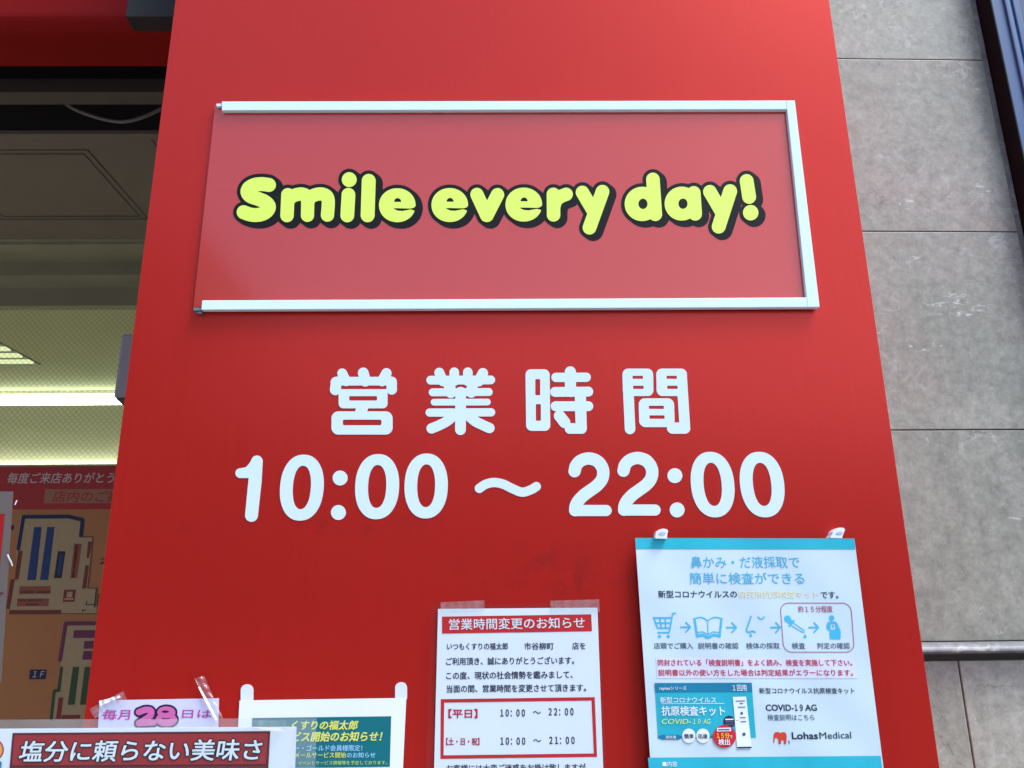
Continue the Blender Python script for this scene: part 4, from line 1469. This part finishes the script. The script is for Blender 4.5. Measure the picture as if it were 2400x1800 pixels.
# stepped mouldings from the soffit down to the transom window
GYP = 1.50                                                   # plane of the transom glass
gz1, gz0 = zz(718, GYP), zz(1092, GYP)
v_st = [561, 573, 614, 645, 686, 718]
pts = [(ey + 0.002, scz + 0.01)]
yy = np.linspace(ey + 0.03, GYP - 0.02, 5)
zv = [at(180, v, y).z for v, y in zip(v_st[1:], yy)]
prof = [(ey + 0.003, scz + 0.012), (ey + 0.003, scz - 0.002)]
ycur = ey + 0.012
for k, v in enumerate((573, 614, 645, 686, 716)):
    if k % 2 == 0:                                           # riser: drop at constant y
        z = zz(v, ycur)
        prof.append((ycur, prof[-1][1]))
        prof.append((ycur, z))
    else:                                                    # tread: run back at constant z
        z = prof[-1][1]
        ycur = min(atz(180, v, z).y, GYP - 0.012)
        prof.append((ycur, z))
prof += [(GYP + 0.03, prof[-1][1]), (GYP + 0.03, scz + 0.012)]
mb = MB()
mb.prism_x(prof, LX0, PX0 - 0.003, M_corn)
tag(mb.build("cornice"), "olive brown stepped moulding above the lit transom window", "moulding")
zcorn = prof[-3][1]

# hanging cable
mb = MB()
cp = [(150, 240), (172, 254), (205, 268), (250, 281), (290, 285), (330, 276), (372, 258), (392, 245)]
P3 = [tuple(at(p[0], p[1], sy - 0.05)) for p in cr(cp, 5)]
mb.tube(P3, 0.0045, mat("grey_cable", (0.16, 0.15, 0.14), rough=0.5), 8)
tag(mb.build("cable"), "thin grey cable sagging below the steel beam", "cable")
# steel bracket at the top by the pillar
mb = MB()
fa, fb = at(352, 14, 0.20), at(420, -40, 0.20)
mb.prism_x([(0.14, fa.z), (0.225, fa.z), (0.225, fb.z), (0.14, fb.z)], fa.x, PX0 - 0.002, mat("bracket_grey_paint", (0.16, 0.15, 0.15), rough=0.45, var=0.1, scale=20))
mb.box(fa.x + 0.01, PX0 - 0.002, 0.10, 0.138, zz(58, 0.12, 380), fa.z + 0.04, M_dark, bev=0.002)
tag(mb.build("shutter_bracket"), "grey steel bracket against the top left edge of the red pillar", "bracket")

# side wall of the entrance behind the pillar, far side wall
mb = MB()
mb.box(PX0 + 0.001, PX0 + 0.3, 0.345, 11.0, 0.125, 4.1, mat("entrance_side_paint", (0.16, 0.13, 0.11), rough=0.7, var=0.08))
tag(mb.build("side_wall"), "dark side wall of the entrance behind the red pillar", kind='structure')
mb = MB()
mb.box(LX0 - 0.2, LX0, 0.0, 11.2, 0.12, 4.1, mat("entrance_side_paint", (0.16, 0.13, 0.11)))
tag(mb.build("side_wall"), "far side wall of the entrance", kind='structure')
# interior of the shop seen through the transom
IZ = 3.05
mb = MB()
mb.box(LX0, PX0 - 0.003, GYP + 0.035, 11.0, IZ, IZ + 0.05, M_inceil)
tag(mb.build("ceiling"), "shop ceiling behind the glass", kind='structure')
mb = MB()
mb.box(LX0, PX0 - 0.003, 11.003, 11.1, 0.12, IZ - 0.002, M_inwall)
tag(mb.build("back_wall"), "back wall of the shop", kind='structure')
mb = MB()
mb.box(LX0, PX0 + 0.3, 0.003, 11.0, 0.10, 0.125, mat("shop_floor", (0.45, 0.42, 0.36), rough=0.4))
tag(mb.build("floor"), "shop floor", kind='structure')

# ceiling strip light, an added unseen fill light, and louvred light
tp = atz(0, 938, IZ - 0.06)
mb = MB()
lamp = empty("strip_light", (-2.0, tp.y, IZ), "long glowing fluorescent strip light behind the wired glass", "light")
r_t = 0.5 * (at(0, 927, tp.y).z - at(0, 951, tp.y).z)
mb.tube([(LX0 + 0.05, tp.y, tp.z), (PX0 - 0.05, tp.y, tp.z)], r_t, emit("lamp_glow", (0.94, 1.0, 0.76), 3.2), 12)
mb.build("tube", lamp)
mb = MB()
mb.box(LX0 + 0.03, PX0 - 0.03, tp.y - 0.015, tp.y + 0.015, tp.z + r_t + 0.002, IZ - 0.002, mat("lamp_housing", (0.7, 0.7, 0.62), rough=0.5))
mb.build("housing", lamp)
fill_lamp = empty("strip_light", (-2.0, 6.95, IZ), "added fill light brightening the shop ceiling, unseen behind the guide board", "light")
mb = MB()
mb.tube([(LX0 + 0.05, 6.95, IZ - 0.1), (PX0 - 0.05, 6.95, IZ - 0.1)], r_t, emit("fill_lamp_glow", (1.0, 0.97, 0.74), 20.0), 12)
mb.build("tube", fill_lamp)
mb = MB()
mb.box(LX0 + 0.03, PX0 - 0.03, 6.935, 6.965, IZ - 0.1 + r_t + 0.004, IZ - 0.002, mat("lamp_housing", (0.7, 0.7, 0.62), rough=0.5))
mb.build("housing", fill_lamp)
la, lb_ = atz(0, 780, IZ - 0.02), atz(90, 858, IZ - 0.02)
lv = empty("louvre_light", (la.x - 0.4, (la.y + lb_.y) / 2, IZ), "square ceiling light with glowing louvres, cut by the left edge of the photo", "light")
mb = MB()
for k in range(5):
    t0, t1 = (k + 0.1) / 5, (k + 0.55) / 5
    y0, y1 = la.y + (lb_.y - la.y) * t0, la.y + (lb_.y - la.y) * t1
    mb.box(la.x - 0.9, lb_.x, y0, y1, IZ - 0.022, IZ - 0.012, emit("louvre_glow", (0.95, 1.0, 0.62), 0.36))
mb.build("louvre", lv)
mb = MB()
mb.box(la.x - 0.92, lb_.x + 0.0, min(la.y, lb_.y) - 0.02, max(la.y, lb_.y) + 0.02, IZ - 0.009, IZ - 0.001, mat("louvre_tray", (0.05, 0.05, 0.035), rough=0.4))
mb.build("tray", lv)

# transom window: wired glass
tw = empty("transom_window", (-2.0, GYP, gz0), "wired glass transom window glowing greenish from the shop lights", "window")


def wired_glass():
    m = bpy.data.materials.new("wired_glass")
    m.use_nodes = True
    nt = m.node_tree
    N, L = nt.nodes, nt.links
    N.remove(N["Principled BSDF"])
    tc = N.new("ShaderNodeTexCoord")
    sx = N.new("ShaderNodeSeparateXYZ")
    L.new(tc.outputs["Object"], sx.inputs[0])

    def math_(op, a, c=None):
        n = N.new("ShaderNodeMath")
        n.operation = op
        for i, s in enumerate((a, c)):
            if s is None:
                continue
            if isinstance(s, (int, float)):
                n.inputs[i].default_value = s
            else:
                L.new(s, n.inputs[i])
        return n.outputs[0]

    z = math_('MULTIPLY', sx.outputs["Z"], 0.95)
    lines = []
    for sgn in ('ADD', 'SUBTRACT'):
        u = math_(sgn, sx.outputs["X"], z)
        f = math_('FRACT', math_('MULTIPLY', u, 1 / 0.019))
        lines.append(math_('LESS_THAN', math_('ABSOLUTE', math_('SUBTRACT', f, 0.5)), 0.13))
    wire = math_('MAXIMUM', *lines)
    t = N.new("ShaderNodeBsdfTransparent")
    t.inputs[0].default_value = (0.86, 0.93, 0.80, 1)
    w = N.new("ShaderNodeBsdfDiffuse")
    w.inputs[0].default_value = (0.16, 0.16, 0.12, 1)
    hz = N.new("ShaderNodeBsdfTranslucent")
    hz.inputs[0].default_value = (0.8, 0.85, 0.7, 1)
    m0 = N.new("ShaderNodeMixShader")
    m0.inputs[0].default_value = 0.12
    L.new(t.outputs[0], m0.inputs[1])
    L.new(hz.outputs[0], m0.inputs[2])
    g_ = N.new("ShaderNodeBsdfGlossy")
    g_.inputs["Roughness"].default_value = 0.05
    m1 = N.new("ShaderNodeMixShader")
    L.new(math_('MULTIPLY', wire, 0.24), m1.inputs[0])
    L.new(m0.outputs[0], m1.inputs[1])
    L.new(w.outputs[0], m1.inputs[2])
    m2 = N.new("ShaderNodeMixShader")
    m2.inputs[0].default_value = 0.04
    L.new(m1.outputs[0], m2.inputs[1])
    L.new(g_.outputs[0], m2.inputs[2])
    L.new(m2.outputs[0], N["Material Output"].inputs[0])
    return m


mb = MB()
mb.add([(LX0, GYP, gz0 + 0.004), (PX0 - 0.003, GYP, gz0 + 0.004), (PX0 - 0.003, GYP, zcorn - 0.002), (LX0, GYP, zcorn - 0.002)], [(0, 1, 2, 3)], wired_glass())
mb.build("glass", tw)
mb = MB()
mb.box(LX0, PX0 - 0.003, GYP - 0.012, GYP + 0.012, gz0 - 0.002, gz0 + 0.0035, mat("cream_bead", (0.62, 0.56, 0.40), rough=0.5))
mb.build("sill", tw)

# grey speaker-like unit hanging behind the pillar edge
sp_y = 0.72
ca, cb2 = at(288, 782, sp_y), at(262, 932, sp_y)
un = empty("wall_unit", (PX0 - 0.03, sp_y, cb2.z), "grey box unit with a dark underside, half behind the left edge of the red pillar", "wall unit")
mb = MB()
ux = (ca.x + cb2.x) / 2
mb.box(ux, PX0 + 0.02, sp_y, sp_y + 0.10, cb2.z, ca.z, mat("mauve_grey_plastic", (0.25, 0.20, 0.20), rough=0.5, var=0.05), bev=0.006)
mb.build("housing", un)
mb = MB()
cz3 = at(280, 962, sp_y).z
mb.add([(ux + 0.004, sp_y + 0.004, cb2.z - 0.001), (PX0 + 0.02, sp_y + 0.004, cb2.z - 0.001), (PX0 + 0.02, sp_y + 0.09, cb2.z - 0.001), (ux + 0.004, sp_y + 0.09, cb2.z - 0.001),
        (ux + 0.035, sp_y + 0.02, cz3), (PX0 + 0.02, sp_y + 0.02, cz3 - 0.012), (PX0 + 0.02, sp_y + 0.07, cz3 - 0.012), (ux + 0.035, sp_y + 0.07, cz3)],
       [(0, 1, 2, 3), (4, 5, 6, 7), (0, 1, 5, 4), (1, 2, 6, 5), (2, 3, 7, 6), (3, 0, 4, 7)], mat("dark_smoked_plastic", (0.02, 0.014, 0.01), rough=0.3))
mb.build("underside", un)

# ================================================================== floor guide board under the transom
MP = GYP - 0.02
MS = lambda u, v: MP
fb_ = empty("floor_guide_board", (-2.0, GYP, gz0 - 0.5), "orange brown shop floor guide board with a red header and floor plans", "board")
mb = MB()
mb.box(LX0, PX0 - 0.004, MP + 0.0006, GYP + 0.01, 0.6, gz0 - 0.004, mat("guide_board_orange", lin((162, 100, 52)), rough=0.4, var=0.04, scale=3))
mb.build("panel", fb_)
T0a, T0b, T0c = ZT(0, 1085, 7.0), ZT(0, 1320, 7.0), ZT(0, 1563, 7.0)
mb = MB()
C_HD, C_OFF, C_TAN, C_NAVY = ink((156, 36, 32)), ink((180, 162, 154)), ink((150, 94, 70)), ink((22, 26, 60))
C_BLU, C_BRN, C_BR2, C_CRM, C_MGN, C_GRN = ink((28, 48, 94)), ink((104, 44, 22)), ink((134, 70, 46)), ink((160, 132, 94)), ink((98, 36, 62)), ink((44, 66, 32))
C_KK, C_DRD = ink((30, 26, 24)), ink((122, 34, 30))
put_poly(mb, [(-300, 1094), (300, 1093), (300, 1193.5), (-300, 1195)], C_HD, MS, 0.0002)
put_text(mb, "毎度ご来店ありがとうございます", 112, 2790, 338, 178, C_OFF, MS, 0.0006, 0.014, 0.12, yb2=326, T=T0a)
put_poly(mb, [(742, 432), (2600, 428), (2590, 655), (718, 662)], C_TAN, MS, 0.0006, T0a)
put_text(mb, "店内のご案内", 850, 2190, 640, 180, C_HD, MS, 0.0010, 0.012, 0.12, T=T0a)
mb.build("header", fb_)
mb = MB()
# upper plan
put_poly(mb, [(345, 858), (1130, 852), (1395, 910), (1335, 1215), (1525, 1215), (1430, 2060), (1590, 2065), (1585, 2475), (150, 2475), (110, 2390), (190, 1925), (290, 1925), (260, 1440)], C_CRM, MS, 0.0004, T0a)


def seg(T, pts, w, m, lift):
    put_sdf(mb, lambda X, Y: sd_stroke(X, Y, pts, w / 2), (min(p[0] for p in pts) - w, min(p[1] for p in pts) - w, max(p[0] for p in pts) + w, max(p[1] for p in pts) + w), m, MS, lift, T, 8)


seg(T0a, [(300, 1410), (385, 885), (1130, 880), (1355, 935), (1325, 1195)], 62, C_NAVY, 0.0008)
for q in ([(560, 1050), (685, 1050), (590, 1920), (445, 1920)], [(775, 1050), (895, 1050), (790, 1920), (655, 1920)]):
    put_poly(mb, q, C_BLU, MS, 0.0008, T0a)
for q, c in (([(950, 1448), (1075, 1448), (1010, 1890), (885, 1890)], C_KK), ([(985, 1490), (1045, 1490), (1000, 1840), (930, 1840)], C_BLU), ([(1215, 1325), (1345, 1325), (1265, 1890), (1150, 1890)], C_BR2),
             ([(1240, 1340), (1290, 1340), (1215, 1880), (1175, 1880)], C_BRN), ([(1445, 1290), (1515, 1290), (1460, 1560), (1420, 1560)], C_BRN), ([(1400, 1680), (1460, 1680), (1415, 2060), (1345, 2060)], C_BRN),
             ([(300, 1440), (375, 1440), (305, 1905), (240, 1905)], C_BRN), ([(175, 1910), (245, 1910), (160, 2400), (95, 2400)], C_BRN)):
    put_poly(mb, q, c, MS, 0.0008 if c is not C_BLU else 0.0011, T0a)
seg(T0a, [(1335, 1215), (1525, 1215), (1440, 2050), (1600, 2060)], 14, C_BRN, 0.0010)
for q, c in (([(325, 380), (835, 375), (828, 500), (305, 505)], C_BR2), ([(285, 580), (805, 578), (795, 705), (272, 708)], C_BR2), ([(1050, 435), (1250, 432), (1220, 632), (1030, 636)], C_DRD), ([(150, 768), (1010, 766), (1005, 836), (145, 838)], C_BRN)):
    put_poly(mb, q, c, MS, 0.0008, T0b)
for q in ([(340, 455), (560, 453), (555, 497), (335, 499)], [(600, 455), (820, 452), (815, 497), (595, 499)], [(290, 590), (420, 589), (415, 625), (285, 627)], [(450, 592), (690, 590), (685, 625), (445, 627)], [(430, 660), (640, 658), (632, 695), (424, 697)]):
    put_poly(mb, q, C_BRN, MS, 0.0012, T0b)
put_poly(mb, [(1100, 470), (1190, 468), (1180, 560), (1090, 562)], C_CRM, MS, 0.0012, T0b)
put_poly(mb, [(1060, 575), (1205, 572), (1200, 600), (1055, 603)], C_CRM, MS, 0.0012, T0b)
for k in range(7):
    put_poly(mb, [(1560, 512 + 30 * k), (1720, 512 + 30 * k), (1715, 524 + 30 * k), (1556, 524 + 30 * k)], C_KK, MS, 0.0010, T0b)
seg(T0b, [(1580, 430), (1550, 720)], 16, C_KK, 0.0011)
seg(T0b, [(1420, 620), (1410, 680), (1560, 680)], 14, C_KK, 0.0011)
seg(T0b, [(1410, 765), (1350, 770), (1355, 800)], 14, C_KK, 0.0011)
seg(T0b, [(1010, 828), (1600, 828)], 10, C_KK, 0.0011)
put_poly(mb, [(120, 1020), (225, 1018), (220, 1095), (112, 1097)], C_NAVY, MS, 0.0006, T0a)
put_text(mb, "2F", 1625, 1900, 1655, 90, C_KK, MS, 0.0006, 0.03, 0.12, T=T0a)
mb.build("upper_floor_plan", fb_)
mb = MB()
put_poly(mb, [(1050, 955), (2400, 955), (2200, 2560), (820, 2560), (880, 2080), (970, 2080)], C_CRM, MS, 0.0004, T0b)
seg(T0b, [(2300, 985), (1080, 990), (985, 1585)], 66, C_MGN, 0.0008)
for q in ([(1210, 1100), (1900, 1095), (1890, 1225), (1200, 1228)], [(1385, 1275), (1900, 1272), (1890, 1400), (1370, 1402)], [(1375, 1440), (1880, 1438), (1870, 1580), (1345, 1582)]):
    put_poly(mb, q, C_MGN, MS, 0.0008, T0b)
seg(T0c, [(1010, 20), (965, 385), (890, 395), (840, 855)], 52, C_GRN, 0.0009)
for q in ([(1195, 0), (1300, 0), (1225, 620), (1110, 622)], [(1390, 0), (1500, 0), (1420, 620), (1310, 622)]):
    put_poly(mb, q, C_GRN, MS, 0.0009, T0c)
put_poly(mb, [(965, 500), (1040, 498), (995, 850), (915, 852)], C_DRD, MS, 0.0008, T0c)
put_poly(mb, [(1010, 790), (1320, 786), (1312, 850), (1002, 854)], C_DRD, MS, 0.0008, T0c)
put_poly(mb, [(490, 44), (765, 44), (745, 203), (475, 203)], C_NAVY, MS, 0.0006, T0c)
put_text(mb, "１Ｆ", 530, 720, 170, 100, C_OFF, MS, 0.0010, 0.01, 0.12, T=T0c)
mb.build("lower_floor_plan", fb_)
